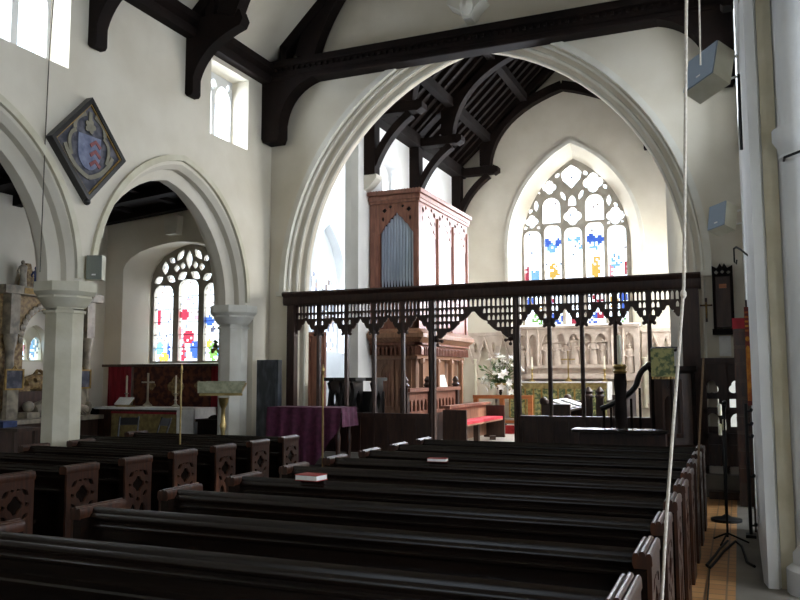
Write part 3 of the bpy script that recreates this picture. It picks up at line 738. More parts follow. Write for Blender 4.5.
def tracery(a, b, zt, zp, zk, nsl):
    mid = (a+b)/2; pts = []
    n = 18
    for i in range(n+1):
        t = i/n
        z = zp + (zk-zp)*(t**1.35 if t < .8 else (t**1.35))
        z -= .04*(abs(sin(3*pi*t))**.7)-.015 if 0 < t < 1 else 0
        pts.append((a+.03+(mid-a-.03)*t, z))
    R = [(2*mid-p[0], p[1]) for p in reversed(pts[:-1])]
    poly = [(a,zt)] + [(a, zp-.02)] + pts + R + [(b, zp-.02), (b,zt)]
    hs = []
    w = (b-a-.06)/nsl
    def zlow(x):
        t = min(1, abs(x-(a if x < mid else b))/(mid-a)); return zp+(zk-zp)*t**1.35
    rows = [(zt-.02, .13)]; z = zt-.175
    while z-.1 > zp+.02: rows.append((z,.085)); z -= .115
    for zz,hh in rows:
        for i in range(nsl):
            x = a+.03+w*(i+.5)
            if zz-hh > max(zlow(x-w*.4),zlow(x+w*.4))+.02: hs.append(lancet(x, zz-hh, zz, w*.62, 1, 3))
    m = MB().prism(poly, SY-.02, SY+.02, 'y', hs)
    for i in range(1,4):          # leafy cusps along the arch
        t = i/3-.02
        for x in (a+(mid-a)*t, b-(b-mid)*t):
            m.ball((x, SY, zlow(x)-.004), .02, 6)
    return m
for a,b in zip(MX[:-1],MX[1:]): link('tracery', tracery(a,b,2.94,2.42,2.68,7), M['screenwood'], scr)
for a,b in zip(MR[:-1],MR[1:]): link('tracery', tracery(a,b,2.94,2.47,2.73,7), M['screenwood'], scr)
link('tracery', tracery(-4.63,-3.21,2.94,2.26,2.74,18), M['screenwood'], scr)
for x,z in [(x,2.40) for x in MX[1:-1]]+[(x,2.45) for x in MR[1:-1]]+[(-4.53,2.24),(-3.31,2.24)]:
    m = MB()
    for dx,dz in ((-.075,.0),(.075,.0),(0,-.06)):
        m.ball((x+dx,SY-.01,z+dz), .03, 7, (1,.8,1)); m.box(x+min(0,dx),x+max(0,dx)+.01,SY-.02,SY+.01,z+min(dz,0)-.012,z+.02)
    m.ball((x,SY-.02,z+.02), .04, 8, (1,.8,1)); link('pendant', m, M['screenwood'], scr)
for a,b,n in ((-7.2,-4.68,10),(-3.16,-.74,10)):
    m = MB().box(a,b,SY-.02,SY+.02,.3,1.0).box(a,b,SY-.05,SY+.05,.98,1.06).box(a,b,SY-.04,SY+.03,.3,.42)
    for i in range(n+1): q = a+(b-a)*i/n; m.box(q-.02,q+.02,SY-.04,SY-.02,.4,1.0)
    link('dado', m, M['screenwood'], scr)

# low screen to the right of the chancel arch
r = thing('parclose_screen', 'low dark oak screen with pierced trefoils beside the right-hand wall', 'screen', (-.2,12.42,.0))
hs = []
for c in (-.37,-.05):
    hs += [foil(c,1.5,.1,3,pi/2,18), rect(c-.09,c+.09,1.22,1.34), lancet(c,.95,1.14,.17,.6,4)]
link('panel', MB().prism(rect(-.5,.1,.0,1.9), 12.36, 12.41, 'y', hs), M['screenwood'], r)
link('rail', MB().box(-.5,.1,12.3,12.42,1.84,1.92).box(-.5,.1,12.3,12.36,.78,.86).box(-.5,.1,12.3,12.36,1.14,1.2), M['screenwood'], r)
m = MB()
for x in (-.47,-.2,.07): m.box(x-.035,x+.035,12.3,12.36,0,1.86)
link('stile', m, M['screenwood'], r)
for c in (-.37,-.05): link('carving', MB().prism(rect(c-.1,c+.1,.1,.7), 12.33, 12.36, 'y', [lancet(c-.045,.16,.6,.07), lancet(c+.045,.16,.6,.07)]), M['pewend'], r)
r = tag(link('kneeling_step', MB().box(-.44,.1,11.9,12.28,0,.1), M['brownboard']), 'low brown wooden step at the end of the tiled path', 'step')

# things on the wall right of the chancel arch
r = thing('crucifix', 'small dark wooden crucifix hanging on the pale stone right of the screen', 'crucifix', (-.405,12.54,2.62))
link('cross', MB().box(-.42,-.39,12.515,12.54,2.45,2.8).box(-.49,-.32,12.515,12.54,2.68,2.705), M['brownboard'], r)
link('figure', MB().ball((-.405,12.505,2.73),.014,8).tube([(-.405,12.508,2.715),(-.405,12.508,2.58),(-.4,12.508,2.5)],[.016,.013,.008],8).tube([(-.47,12.508,2.7),(-.405,12.508,2.69),(-.34,12.508,2.7)],.006,6), M['gold'], r)
r = thing('notice_board', 'tall brown memorial board with carved cresting high on the right-hand wall', 'board', (-.17,12.5,2.75))
link('board', MB().box(-.28,-.06,12.47,12.54,2.36,3.1), M['brownboard'], r)
link('frame', MB().box(-.31,-.27,12.44,12.55,2.32,3.12).box(-.07,-.03,12.44,12.55,2.32,3.12).box(-.33,-.01,12.42,12.55,2.26,2.34), M['oak'], r)
link('cresting', MB().prism([(-.31,3.1),(-.03,3.1),(-.03,3.26),(-.1,3.22),(-.14,3.29),(-.17,3.24),(-.2,3.29),(-.24,3.22),(-.31,3.26)], 12.44, 12.54, 'y', [foil(-.25,3.16,.03,4,0,12),foil(-.17,3.17,.03,4,0,12),foil(-.09,3.16,.03,4,0,12)]), M['oak'], r)
link('brass_plate', MB().box(-.22,-.12,12.455,12.47,2.93,2.99), M['railwood'], r)
tag(link('paper_notice', MB().box(-.25,-.09,12.535,12.553,1.95,2.24), M['white']), 'plain white notice sheet on the wall below the brown board', 'notice')
r = thing('cupboard', 'narrow panelled wooden cupboard with a red top edge against the right-hand wall', 'cupboard', (.03,11.5,0))
m = MB().box(-.05,.11,11.4,11.65,0,2.28)
link('body', m, M['brownboard'], r); link('red_top', MB().box(-.06,.115,11.38,11.66,2.28,2.42), M['red'], r)
m = MB()
for i in range(9): m.box(-.052,.11,11.385,11.4,.3+.22*i,.48+.22*i)
link('door_panel', m, M['pewend'], r)

# orange banner, iron stand, lamp bracket
tag(link('banner_pole', MB().tube([(.1,9.61,0),(.1,9.61,2.5)],.012,6), M['brownboard']),'thin wooden pole carrying the orange banner','pole')
r = thing('icon_banner', 'tall narrow orange and gold painted banner hanging behind the right-hand pier', 'banner', (.17,9.6,1.35))
link('cloth', MB().box(.075,.12,9.55,9.6,1.35,2.42), M['bannerred'], r)
m = MB().prism(lancet(.098,1.4,2.0,.042,1), 9.54, 9.552, 'y'); m.ball((.098,9.545,2.07),.022,8,(1,.4,1.3))
for i in range(5): m.box(.08,.115,9.54,9.55,2.15+.05*i,2.17+.05*i)
link('painted_figure', m, M['banner'], r)
r = thing('iron_stand', 'black iron rack with projecting arms beside the right-hand pier', 'rack', (.07,9.3,0))
m = MB().tube([(.05,9.3,0),(.05,9.3,1.38)], .018, 8); m.box(.0,.1,9.22,9.38,0,.03); link('upright', m, M['iron'], r)
for z in (1.3,1.16,1.03,.62,.12): link('arm', MB().tube([(.05,9.3,z),(.112,9.3,z)], .012, 6).ball((.1,9.3,z+.012),.02,8), M['iron'], r)
r = thing('lamp_bracket', 'small grey iron lamp bracket hooked on the right-hand pier, lower one', 'bracket', (.1,8.9,2.84))
link('arm', MB().tube([(.12,8.2,2.8),(.06,8.0,2.83),(.02,7.8,2.83),(.0,7.7,2.8)], .009, 6), M['iron'], r)
link('hook', MB().tube([(.0,7.7,2.8),(.0,7.7,2.68),(.015,7.7,2.66),(.02,7.7,2.7)], .008, 6), M['iron'], r)
r = thing('iron_bracket', 'thin dark iron bracket on the right-hand pier below the ring capital', 'bracket', (.45,7.0,3.42))
link('arm', MB().tube([(.40,7.2,3.39),(.40,6.95,3.40),(.5,6.9,3.42),(.62,6.9,3.45)], .011, 6), M['iron'], r)

# loudspeakers
def speaker(label, c, size, rot, stay, group='grey loudspeakers fixed high on the stonework', fc='grey'):
    from mathutils import Euler
    R = Euler(rot).to_matrix(); w,d,h = size; C = Vector(c)
    r = thing('loudspeaker', label, 'loudspeaker', c, group)
    link('cabinet', MB().obox(c,(w,d,h),rot), M['cream'], r)
    f = C + R @ Vector((0,-d/2-.006,0))
    link('grille', MB().obox(f,(w*.98,.02,h*.98),rot), M[fc], r)
    link('bracket', MB().tube([C + R @ Vector((0,d/2-.02,h*.3)), C+Vector(stay)], .015, 6).tube([C + R @ Vector((0,d/2-.02,-h*.2)), C+Vector(stay)+Vector((0,0,-h*.5))], .012, 6), M['white'], r)
    link('badge', MB().obox(C + R @ Vector((0,-d/2-.018,-h*.3)),(.05,.006,.02),rot), M['paper'], r)
    return r
speaker('large grey loudspeaker tilted down from the right-hand pier', (-.16,8.5,4.73), (.40,.22,.44), (radians(-24),radians(-12),radians(-42)), (.27,.1,.18))
speaker('smaller grey loudspeaker farther along the right-hand wall', (-.12,11.4,3.75), (.28,.2,.36), (radians(-18),radians(-8),radians(-40)), (.24,.08,.12))
speaker('small grey loudspeaker on the slender arcade pier above its capital', (-7.74,8.12,3.1), (.2,.14,.32), (0,0,radians(25)), (-.08,.08,.1), fc='greygreen')
tag(link('speaker_cable', MB().tube([(.11,8.3,4.6),(.105,8.3,4.2),(.108,8.3,3.85)], .018, 6), M['iron']), 'black cable hanging below the large loudspeaker', 'cable')

# ropes
r = thing('lamp_rope', 'long white rope hanging slanted over the right-hand pews', 'rope', (-.16,4,3))
link('rope', MB().tube([(-.12,4,6.6),(-.135,4,4.2),(-.225,4,2.1),(-.335,4,1.05),(-.40,4,.3)], .0075, 8), M['rope'], r)
link('knot', MB().ball((-.228,4,2.06),.015,8,(1,1,1.6)), M['rope'], r)
tag(link('hanging_cord', MB().tube([(-.30,8,1.84),(-.37,8,1.0),(-.40,8,.5)], .011, 6), M['cord']), 'short tan cord hanging at the right ends of the pews', 'cord')
tag(link('hanging_cord', MB().tube([(-.15,6,6.4),(-.15,6,5),(-.17,6,3.9)], .007, 6), M['rope']), 'thin cord hanging behind the large loudspeaker', 'cord')
tag(link('hanging_cord', MB().tube([(-7.82,7.34,6.9),(-7.81,7.28,5.7),(-7.81,7.27,4.7),(-7.81,7.27,2.95)], .007, 6), M['darkcord']), 'thin dark cord running down the left wall past the window', 'cord')

# hatchment
hc = (7.96,4.66)
def diamond(s): return [(hc[0]-.66*s,hc[1]),(hc[0],hc[1]-.70*s),(hc[0]+.66*s,hc[1]),(hc[0],hc[1]+.70*s)]
r = thing('hatchment', 'diamond-shaped painted coat-of-arms board hanging on the left wall', 'hatchment', (-7.8,hc[0],hc[1]-.7))
link('canvas', MB().prism(diamond(.9), -7.84, -7.78, 'x'), M['coat'], r)
link('frame', MB().prism(diamond(1), -7.85, -7.74, 'x', [diamond(.88)]), M['blackpaint'], r)
link('gilt_slip', MB().prism(diamond(.885), -7.775, -7.755, 'x', [diamond(.845)]), M['gold'], r)
def sh_(cx,cz,s): return [(cx-s,cz+s),(cx+s,cz+s),(cx+s,cz-.1*s)]+[(cx+s*cos(a),cz-.1*s-1.2*s*sin(a)) for a in [pi*i/10 for i in range(1,10)]]+[(cx-s,cz-.1*s)]
link('shield', MB().prism(sh_(hc[0],hc[1]-.02,.2), -7.775, -7.762, 'x'), M['bluegrey'], r)
m = MB()
for i in range(3):
    z = hc[1]+.12-.13*i; m.strip([(hc[0]+.01,z-.07),(hc[0]+.1,z),(hc[0]+.19,z-.07)], .05, -7.765, -7.755, 'x')
link('chevron', m, M['crimson'], r)
m = MB().strip(bez((hc[0]-.42,hc[1]-.02),(hc[0]-.3,hc[1]-.3),(hc[0],hc[1]-.38))+bez((hc[0],hc[1]-.38),(hc[0]+.3,hc[1]-.3),(hc[0]+.42,hc[1]-.02)), .06, -7.772, -7.76, 'x')
for s in (-1,1):
    m.strip(bez((hc[0]+s*.24,hc[1]+.2),(hc[0]+s*.42,hc[1]+.12),(hc[0]+s*.3,hc[1]-.14)), .05, -7.772, -7.76, 'x')
    m.strip(bez((hc[0]+s*.08,hc[1]+.46),(hc[0]+s*.3,hc[1]+.36),(hc[0]+s*.26,hc[1]+.22)), .06, -7.772, -7.76, 'x')
link('mantling', m, M['buff'], r)
m = MB().prism(foil(hc[0],hc[1]+.3,.1,5,0,20), -7.772, -7.758, 'x').strip([(hc[0],hc[1]+.34),(hc[0],hc[1]+.5)], .06, -7.772, -7.76, 'x')
link('crest', m, M['buff'], r)
link('lower_boss', MB().ball((-7.78,hc[0],hc[1]-.7),.05,8), M['blackpaint'], r)

# purple-covered table, slab, brass lectern
tb = thing('altar_table', 'wooden table under a long purple cloth in front of the screen', 'table', (-6.4,11.5,.2))
tx0,tx1,ty0,ty1,tz = -7.12,-5.80,11.4,11.9,1.17
link('tabletop', MB().box(tx0,tx1,ty0,ty1,tz-.04,tz), M['pewend'], tb)
for x in (tx0+.08,tx1-.08):
    for y in (ty0+.06,ty1-.06): link('leg', MB().lathe([(.035,0),(.045,.05),(.03,.1),(.04,.4),(.05,.5),(.03,.6),(.045,.7),(.045,.93)], x, y, .2, 10), M['pewend'], tb)
link('apron', MB().box(tx0+.05,tx1-.05,ty0+.04,ty0+.07,tz-.2,tz-.04), M['pewend'], tb)
cl = MB()
# draped cloth: top sheet, folded front and left drops, short drop on the right corner
def drop(x0,x1,y,zlo,n,fn):
    vs=[];fs=[]
    for i in range(n+1):
        t=i/n; x=x0+(x1-x0)*t
        vs += [(x,y,tz+.008),(x,y-.025-.02*sin(t*38),tz-.2),(x,y-.045-.035*sin(t*38),fn(t))]
    for i in range(n):
        for q in range(2): fs.append((3*i+q,3*i+3+q,3*i+4+q,3*i+1+q))
    cl.add(vs,fs)
cl.box(tx0-.02,tx1+.02,ty0-.02,ty1+.02,tz,tz+.012)
drop(tx0-.02,tx1+.02,ty0-.02,.3,60,lambda t: .28 if t<.68 else .28+(t-.68)/.32*.62)
vs=[];fs=[]
for i in range(13):
    t=i/12; y=ty0-.02+(ty1-ty0+.04)*t
    for s,x in ((0,tx0-.02),(1,tx1+.02)): vs += [(x,y,tz+.008),(x+(.02+.02*sin(t*20))*(1 if s else -1),y,.35 if not s else .88)]
for i in range(12):
    for s in (0,1): a=4*i+2*s; fs.append((a,a+1,a+5,a+4))
cl.add(vs,fs)
o = link('tablecloth', cl, M['purple']); tag(o,'purple damask cloth draped over the table before the screen','tablecloth')
tag(link('stone_slab', MB().box(-7.72,-7.29,11.96,12.08,.2,1.96).box(-7.68,-7.33,11.945,11.96,.25,1.92), M['black_stone']), 'upright black polished stone slab leaning by the arcade half pier', 'slab')
r = thing('brass_lectern', 'brass column lectern with a greenish cloth over its desk', 'lectern', (-7.27,10.15,0))
lx,ly = -7.13,10.15
link('base', MB().lathe([(.2,0),(.2,.04),(.12,.08),(.06,.14)], lx,ly,0,16), M['brass'], r)
link('column', MB().lathe([(.05,.12),(.035,.3),(.06,.5),(.035,.55),(.03,.85),(.055,.95),(.035,1.0),(.03,1.2),(.06,1.26),(.08,1.36)], lx,ly,0,14), M['brass'], r)
link('desk', MB().obox((lx,ly,1.50),(.62,.34,.03),(radians(24),0,radians(20))).obox((lx+.06,ly-.15,1.41),(.64,.03,.03),(0,0,radians(20))), M['brass'], r)
o = link('lectern_cloth', MB().obox((lx,ly-.012,1.53),(.60,.36,.012),(radians(24),0,radians(20))).obox((lx+.065,ly-.19,1.52),(.66,.012,.17),(0,0,radians(20))), M['olivecloth']); tag(o,'pale green embroidered cloth hanging on the brass lectern','cloth')

# pulpit, its stair rail, tall candle stand, desk
r = thing('pulpit', 'dark carved oak pulpit in front of the right end of the screen', 'pulpit', (-.9,11.75,.2))
def hexa(c,R,a0=pi/6): return [(c[0]+R*cos(a0+i*pi/3),c[1]+R*sin(a0+i*pi/3)) for i in range(6)]
pc = (-.84,11.72)
link('body', MB().prism(hexa(pc,.30),.75,1.72,'z'), M['screenwood'], r)
link('base', MB().prism(hexa(pc,.16),.2,.6,'z').prism(hexa(pc,.16),.6,.75,'z',poly2=hexa(pc,.3)), M['screenwood'], r)
link('cornice', MB().prism(hexa(pc,.31),1.70,1.74,'z',poly2=hexa(pc,.36)).prism(hexa(pc,.36),1.74,1.8,'z'), M['oak'], r)
for i in range(6):
    a = pi/6+i*pi/3; a2 = a+pi/6
    link('corner_shaft', MB().tube([(pc[0]+.3*cos(a),pc[1]+.3*sin(a),.75),(pc[0]+.3*cos(a),pc[1]+.3*sin(a),1.72)], .022, 6), M['oak'], r)
link('tracery_panel', MB().prism(rect(pc[0]-.13,pc[0]+.13,.85,1.62), 11.44,11.46,'y',[lancet(pc[0]-.06,.9,1.4,.09,1),lancet(pc[0]+.06,.9,1.4,.09,1),foil(pc[0],1.51,.055,4,0,16)]), M['pewend'], r)
rail = bez((-1.12,1.80),(-1.28,1.82),(-1.34,1.55),8)+bez((-1.34,1.55),(-1.44,1.36),(-1.84,1.2),8)
link('stair_rail', MB().tube([(x,11.8,z) for x,z in rail], .04, 8).ball((-1.16,11.8,1.81),.06,8), M['blackpaint'], r)
m = MB()
for x,z in ((-1.3,1.5),(-1.42,1.35),(-1.55,1.28),(-1.7,1.22),(-1.8,1.2)): m.box(x-.015,x+.015,11.78,11.82,.3,z)
m.box(-1.86,-1.05,11.74,11.86,.2,.5); m.box(-1.45,-1.05,11.74,11.86,.5,.8)
link('stair', m, M['oak'], r)
o = thing('pulpit_fall', 'green brocade cloth hanging on the front of the pulpit', 'cloth', (-.94,11.35,1.64))
link('cloth', MB().box(-1.09,-.79,11.32,11.335,1.66,2.02).box(-1.09,-.79,11.32,11.42,2.02,2.035), M['green'], o)
m = MB()
for i in range(16): m.tube([(-1.08+.0187*i,11.327,1.66),(-1.08+.0187*i,11.327,1.625)], .005, 4)
link('fringe', m, M['gold'], o)
tag(link('book_rest', MB().obox((-.93,11.5,2.03),(.34,.36,.03),(radians(8),0,0)).box(-.97,-.9,11.52,11.6,1.8,2.03), M['oak']), 'dark wooden book rest on top of the pulpit', 'book rest')
r = thing('candle_stand', 'tall dark wooden candle post with a brass socket by the pulpit stair', 'candle stand', (-1.53,11.6,.2))
link('post', MB().lathe([(.16,0),(.16,.06),(.1,.12),(.075,.2),(.085,.9),(.075,1.2),(.09,1.36),(.08,1.5)], -1.53,11.55,.2,12), M['oak'], r)
link('socket', MB().lathe([(.08,0),(.1,.03),(.07,.06),(.095,.1),(.075,.13)], -1.53,11.55,1.7,14), M['brass'], r)
tag(link('candle', MB().lathe([(.03,0),(.03,.42),(.02,.425),(.004,.44)], -1.53,11.55,1.81,10), M['wax']), 'tall white candle on the dark wooden post', 'candle')
r = thing('reading_desk', 'dark oak reading desk with a shiny top before the right half of the screen', 'desk', (-1.5,11.0,.2))
link('top', MB().box(-2.08,-.88,10.85,11.2,.93,.97), M['pewwood'], r)
link('front', MB().box(-2.02,-.94,10.95,10.98,.2,.93), M['screenwood'], r)
link('end', MB().box(-2.06,-2.0,10.9,11.16,.2,.93), M['screenwood'], r); link('end', MB().box(-.96,-.90,10.9,11.16,.2,.93), M['screenwood'], r)
link('carved_panel', MB().prism(rect(-1.18,-.92,.3,.9), 10.93,10.95,'y',[lancet(-1.05,.36,.8,.18,1)]), M['pewend'], r)

# candle stand, microphone stand and cable on the tiled path
r = thing('standard_candlestick', 'black iron floor candlestick with three white candles on the tiled path', 'candlestick', (-.2,10.2,0))
link('base', MB().lathe([(.17,0),(.17,.03),(.06,.05),(.015,.08)], -.2,10.2,0,16), M['iron'], r)
link('stem', MB().tube([(-.2,10.2,.06),(-.2,10.2,1.2)], .013, 8).tube([(-.24,10.2,.96),(-.2,10.2,.9),(-.17,10.2,1.0)], .01, 6).tube([(-.25,10.2,1.2),(-.17,10.2,1.2)], .01, 6), M['iron'], r)
for x,z in ((-.225,1.21),(-.228,.98),(-.185,1.04)):
    tag(link('candle', MB().lathe([(.022,0),(.022,.12),(.004,.135)], x,10.2,z,10), M['wax'], None), {1.21:'topmost',.98:'lowest',1.04:'middle'}[z]+' white candle on the black iron floor candlestick', 'candle', 'candles on the iron candlestick')
r = thing('microphone_stand', 'thin black microphone stand on the tiled path near the pier', 'microphone stand', (-.17,8.88,0))
link('pole', MB().tube([(-.17,8.88,.06),(-.155,8.88,1.3)], .011, 8), M['iron'], r)
for a in (.2,2.3,4.4): link('leg', MB().tube([(-.17,8.88,.1),(-.17+.2*cos(a),8.88+.2*sin(a),.012)], .01, 6), M['iron'], r)
link('microphone', MB().tube([(-.155,8.88,1.3),(-.15,8.84,1.38)], [.012,.02], 8).ball((-.149,8.83,1.4),.024,8), M['iron'], r)
cp = [(-.17,8.85,.03),(-.24,8.5,.012),(-.27,8.2,.012),(-.33,7.75,.012),(-.30,7.65,.012),(-.27,7.85,.012),(-.2,8.4,.012),(-.1,8.95,.012),(-.04,8.7,.012),(.0,8.0,.012),(.06,7.85,.012)]
tag(link('floor_cable', MB().tube(cp, .012, 6), M['iron']), 'black cable looping over the tiled path', 'cable')
tag(link('floor_cable', MB().tube([(-.30,7.62,.01),(-.29,7.1,.01),(-.28,6.4,.01)], .006, 6), M['iron']), 'thin cable running along the tiles towards the camera', 'cable')
# =================================================================== CHANCEL
# organ: case, pipes, overhanging cornice, lower case
og = thing('pipe_organ', 'tall reddish oak pipe organ with carved case inside the chancel', 'organ', (-6.4,16.3,.4))
OX0,OX1,OY0,OY1,OT = -6.88,-5.8,14.8,17.9,5.42
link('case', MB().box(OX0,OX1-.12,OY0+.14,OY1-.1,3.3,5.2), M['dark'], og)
link('cornice', MB().prism(rect(OX0,OX1+.06,OY0-.08,OY1+.06),5.24,5.32,'z').prism(rect(OX0,OX1+.1,OY0-.13,OY1+.1),5.34,5.42,'z').prism(rect(OX0,OX1+.04,OY0-.05,OY1+.04),5.18,5.36,'z'), M['organwood'], og)
m = MB()
for i in range(18): m.box(OX0+.05+.0625*i,OX0+.08+.0625*i,OY0-.11,OY0-.06,5.42,5.435)
for i in range(48): m.box(OX1+.03,OX1+.08,OY0+.02+.065*i,OY0+.05+.065*i,5.42,5.435)
link('cresting', m, M['organwood'], og)
for x,w in ((-6.77,.22),(-5.86,.12)):
    m = MB().box(x-w/2,x+w/2,OY0,OY0+.12,2.6,5.2); m.box(x-w/2+.03,x+w/2-.03,OY0-.02,OY0,3.5,4.6); link('post', m, M['organwood'], og)
SB = [14.86,15.87,16.87,17.86]
for y in SB[1:]: link('post', MB().box(OX1-.12,OX1,y-.06,y+.06,2.6,5.2).tube([(OX1+.01,y,3.3),(OX1+.01,y,5.0)],.03,6), M['organwood'], og)
link('rail', MB().box(OX0,OX1,OY0-.02,OY0+.12,3.28,3.42).box(OX1-.12,OX1+.02,OY0,OY1-.04,3.28,3.42), M['organwood'], og)
link('panel', MB().box(OX0,OX1-.02,OY0+.03,OY0+.1,2.6,3.3).box(OX1-.1,OX1-.03,OY0,OY1-.08,2.6,3.3), M['organwood'], og)
def pipe(x,y,z0,z1,r): return MB().lathe([(r*.35,0),(r,.22),(r,z1-z0)], x,y,z0,10)
n = 11
for i in range(n):
    x = -6.62+.67*i/(n-1); h = 5.0-.35*abs(i-(n-1)/2)/((n-1)/2)
    link('pipe', pipe(x,OY0+.07,3.4,h,.031), M['pipe'], og)
for a,b in zip(SB[:-1],SB[1:]):
    for i in range(6):
        y = a+.13+(b-a-.26)*i/5; h = 5.02-.3*abs(i-2.5)/2.5
        link('pipe', pipe(OX1-.07,y,3.4,h,.068), M['litpipe'], og)
def org_plate(a,b,zs,zk,zt):
    mid=(a+b)/2; pts=[]
    for i in range(13):
        t=i/12; pts.append((a+(mid-a)*t, zs+(zk-zs)*t**.8-.03*abs(sin(3*pi*t))))
    poly=[(a,zt)]+pts+[(2*mid-p[0],p[1]) for p in reversed(pts[:-1])]+[(b,zt)]
    w=b-a
    hs=[foil(a+w*.14,zt-.16,w*.07,4,0,12),foil(b-w*.14,zt-.16,w*.07,4,0,12),foil(a+w*.32,zt-.09,w*.05,4,0,12),foil(b-w*.32,zt-.09,w*.05,4,0,12),eye(a+w*.1,zt-.34,.06,.025,pi/2,4),eye(b-w*.1,zt-.34,.06,.025,pi/2,4)]
    return poly,hs
p,h = org_plate(-6.66,-5.92,4.55,5.0,5.2); link('tracery', MB().prism(p,OY0+.01,OY0+.04,'y',h), M['organwood'], og)
for a,b in zip(SB[:-1],SB[1:]):
    p,h = org_plate(a+.05,b-.05,4.5,4.98,5.2); link('tracery', MB().prism(p,OX1-.03,OX1,'x',h), M['organwood'], og)
# overhanging gallery between the cases
def ringx(o): return rect(OX0,OX1+o,OY0-o,OY1+o*.3)
link('gallery', MB().prism(ringx(.0),2.34,2.44,'z',poly2=ringx(.12)).prism(ringx(.14),2.44,2.52,'z').prism(ringx(.14),2.52,2.62,'z',poly2=ringx(0)).prism(ringx(-.16),2.06,2.34,'z',poly2=ringx(-.02)).prism(ringx(-.08),2.02,2.08,'z'), M['warmwood'], og)
m = MB()
for i in range(12): m.strip([(OX0+.02+.093*i,2.1)]+arch(OX0+.06+.093*i,.04,2.2,.07,4)+[(OX0+.1+.093*i,2.1)],.018,OY0-.02,OY0+.1,'y')
for i in range(32): m.strip([(OY0+.0+.096*i,2.1)]+arch(OY0+.042+.096*i,.042,2.2,.07,4)+[(OY0+.084+.096*i,2.1)],.018,OX1-.1,OX1+.02,'x')
m.box(OX0,OX1+.03,OY0-.03,OY0+.1,2.3,2.34).box(OX1-.1,OX1+.03,OY0-.03,OY1,2.3,2.34)
link('arcading', m, M['organwood'], og)
link('lower_case', MB().box(OX0,-6.0,OY0+.3,OY1-.2,.4,2.04), M['warmwood'], og)
for c in (-6.63,-6.25):
    link('lower_panel', MB().prism(rect(c-.17,c+.17,1.0,2.0),OY0+.26,OY0+.3,'y',[lancet(c,1.06,1.92,.25,.8)]), M['warmwood'], og)
    m = MB()
    for q in (-.06,0,.06): m.box(c+q-.008,c+q+.008,OY0+.27,OY0+.285,1.08,1.75)
    link('panel_bar', m, M['organwood'], og)
for y in (15.15,16.05,16.9,17.6): link('column', MB().box(-5.93,-5.84,y-.045,y+.045,.4,2.04).lathe([(.07,0),(.08,.05),(.06,.1)],-5.885,y,1.92,8), M['warmwood'], og)
link('console', MB().box(-6.0,-5.9,15.3,17.4,.4,1.25), M['organwood'], og)
link('music_desk', MB().obox((-5.93,16.45,1.5),(.02,.6,.4),(0,radians(-15),0)), M['paper'], og)

# tall panelled wood beside the organ, dark return stalls
r = thing('wooden_partition', 'tall reddish panelled partition just inside the left jamb of the arch', 'partition', (-7.6,13.9,.4))
m = MB().box(-7.95,-7.42,13.9,13.95,.4,2.5)
link('panel', m, M['organwood'], r)
m = MB()
for x in (-7.93,-7.76,-7.6,-7.44): m.box(x-.025,x+.025,13.87,13.9,.4,2.5)
m.box(-7.95,-7.42,13.86,13.96,2.46,2.54); link('batten', m, M['organwood'], r)
r = thing('return_stalls', 'row of black wooden stalls with pierced arms behind the left half of the screen', 'stalls', (-6.9,13.2,.4))
link('back', MB().box(-6.88,-5.95,13.4,13.44,.4,1.4), M['blackpaint'], r); link('seat', MB().box(-6.88,-5.95,13.1,13.4,.82,.86), M['blackpaint'], r)
for x in (-6.85,-6.62,-6.4,-6.0):
    link('stall_end', MB().prism([(12.95,.4),(13.42,.4),(13.42,1.6),(13.1,1.62),(12.98,1.55),(13.04,1.42),(13.0,1.2),(12.95,1.05)],x-.03,x+.03,'x',[eye(13.22,1.25,.17,.09,pi/2,6)]), M['blackpaint'], r)
    link('arm_cap', MB().obox((x,13.2,1.62),(.2,.5,.06),(0,0,0)), M['blackpaint'], r)
# choir stalls on the left: arcaded front
r = thing('arcaded_choir_stall', 'carved choir stall front with a row of small open arches before the organ', 'choir stall', (-5.6,15,.4))
hs = []
for i in range(13): hs.append(lancet(13.78+.2*i,1.02,1.24,.13,.9,4))
link('arcaded_panel', MB().prism(rect(13.6,16.4,.95,1.38),-5.63,-5.59,'x',hs), M['organwood'], r)
link('top_rail', MB().box(-5.72,-5.5,13.56,16.44,1.38,1.45), M['organwood'], r)
link('lower_panel', MB().box(-5.63,-5.59,13.6,16.4,.4,.95), M['screenwood'], r)
for y in (13.58,14.75,16.42):
    m = MB().box(-5.68,-5.54,y-.06,y+.06,.4,1.46).lathe([(.05,0),(.09,.05),(.05,.1),(.07,.15),(.02,.22)],-5.61,y,1.45,10); link('poppyhead_post', m, M['screenwood'], r)
# low bench with a red cushion
r = thing('choir_bench', 'low oak choir bench with closed ends seen through the screen opening', 'bench', (-4.85,15.2,.4))
link('end', MB().box(-5.0,-4.55,13.9,13.96,.4,1.06), M['screenwood'], r); link('end', MB().box(-5.0,-4.55,16.44,16.5,.4,1.06), M['screenwood'], r)
link('back', MB().box(-4.98,-4.94,13.96,16.44,.45,1.1), M['warmwood'], r); link('top_rail', MB().box(-5.06,-4.86,13.9,16.5,1.08,1.13), M['organwood'], r)
link('seat', MB().box(-4.94,-4.58,13.96,16.44,.76,.79), M['warmwood'], r); link('footing', MB().box(-4.8,-4.7,15.1,15.2,.4,.76), M['screenwood'], r)
tag(link('seat_cushion', MB().box(-4.92,-4.58,13.98,16.42,.79,.84), M['cushion']), 'long red cushion on the choir bench', 'cushion')
tag(link('bench_pad', MB().obox((-4.62,15.8,.44),(.12,.26,.07),(0,0,.3)), M['brownboard']), 'brown kneeler on the chancel floor under the bench', 'kneeler')

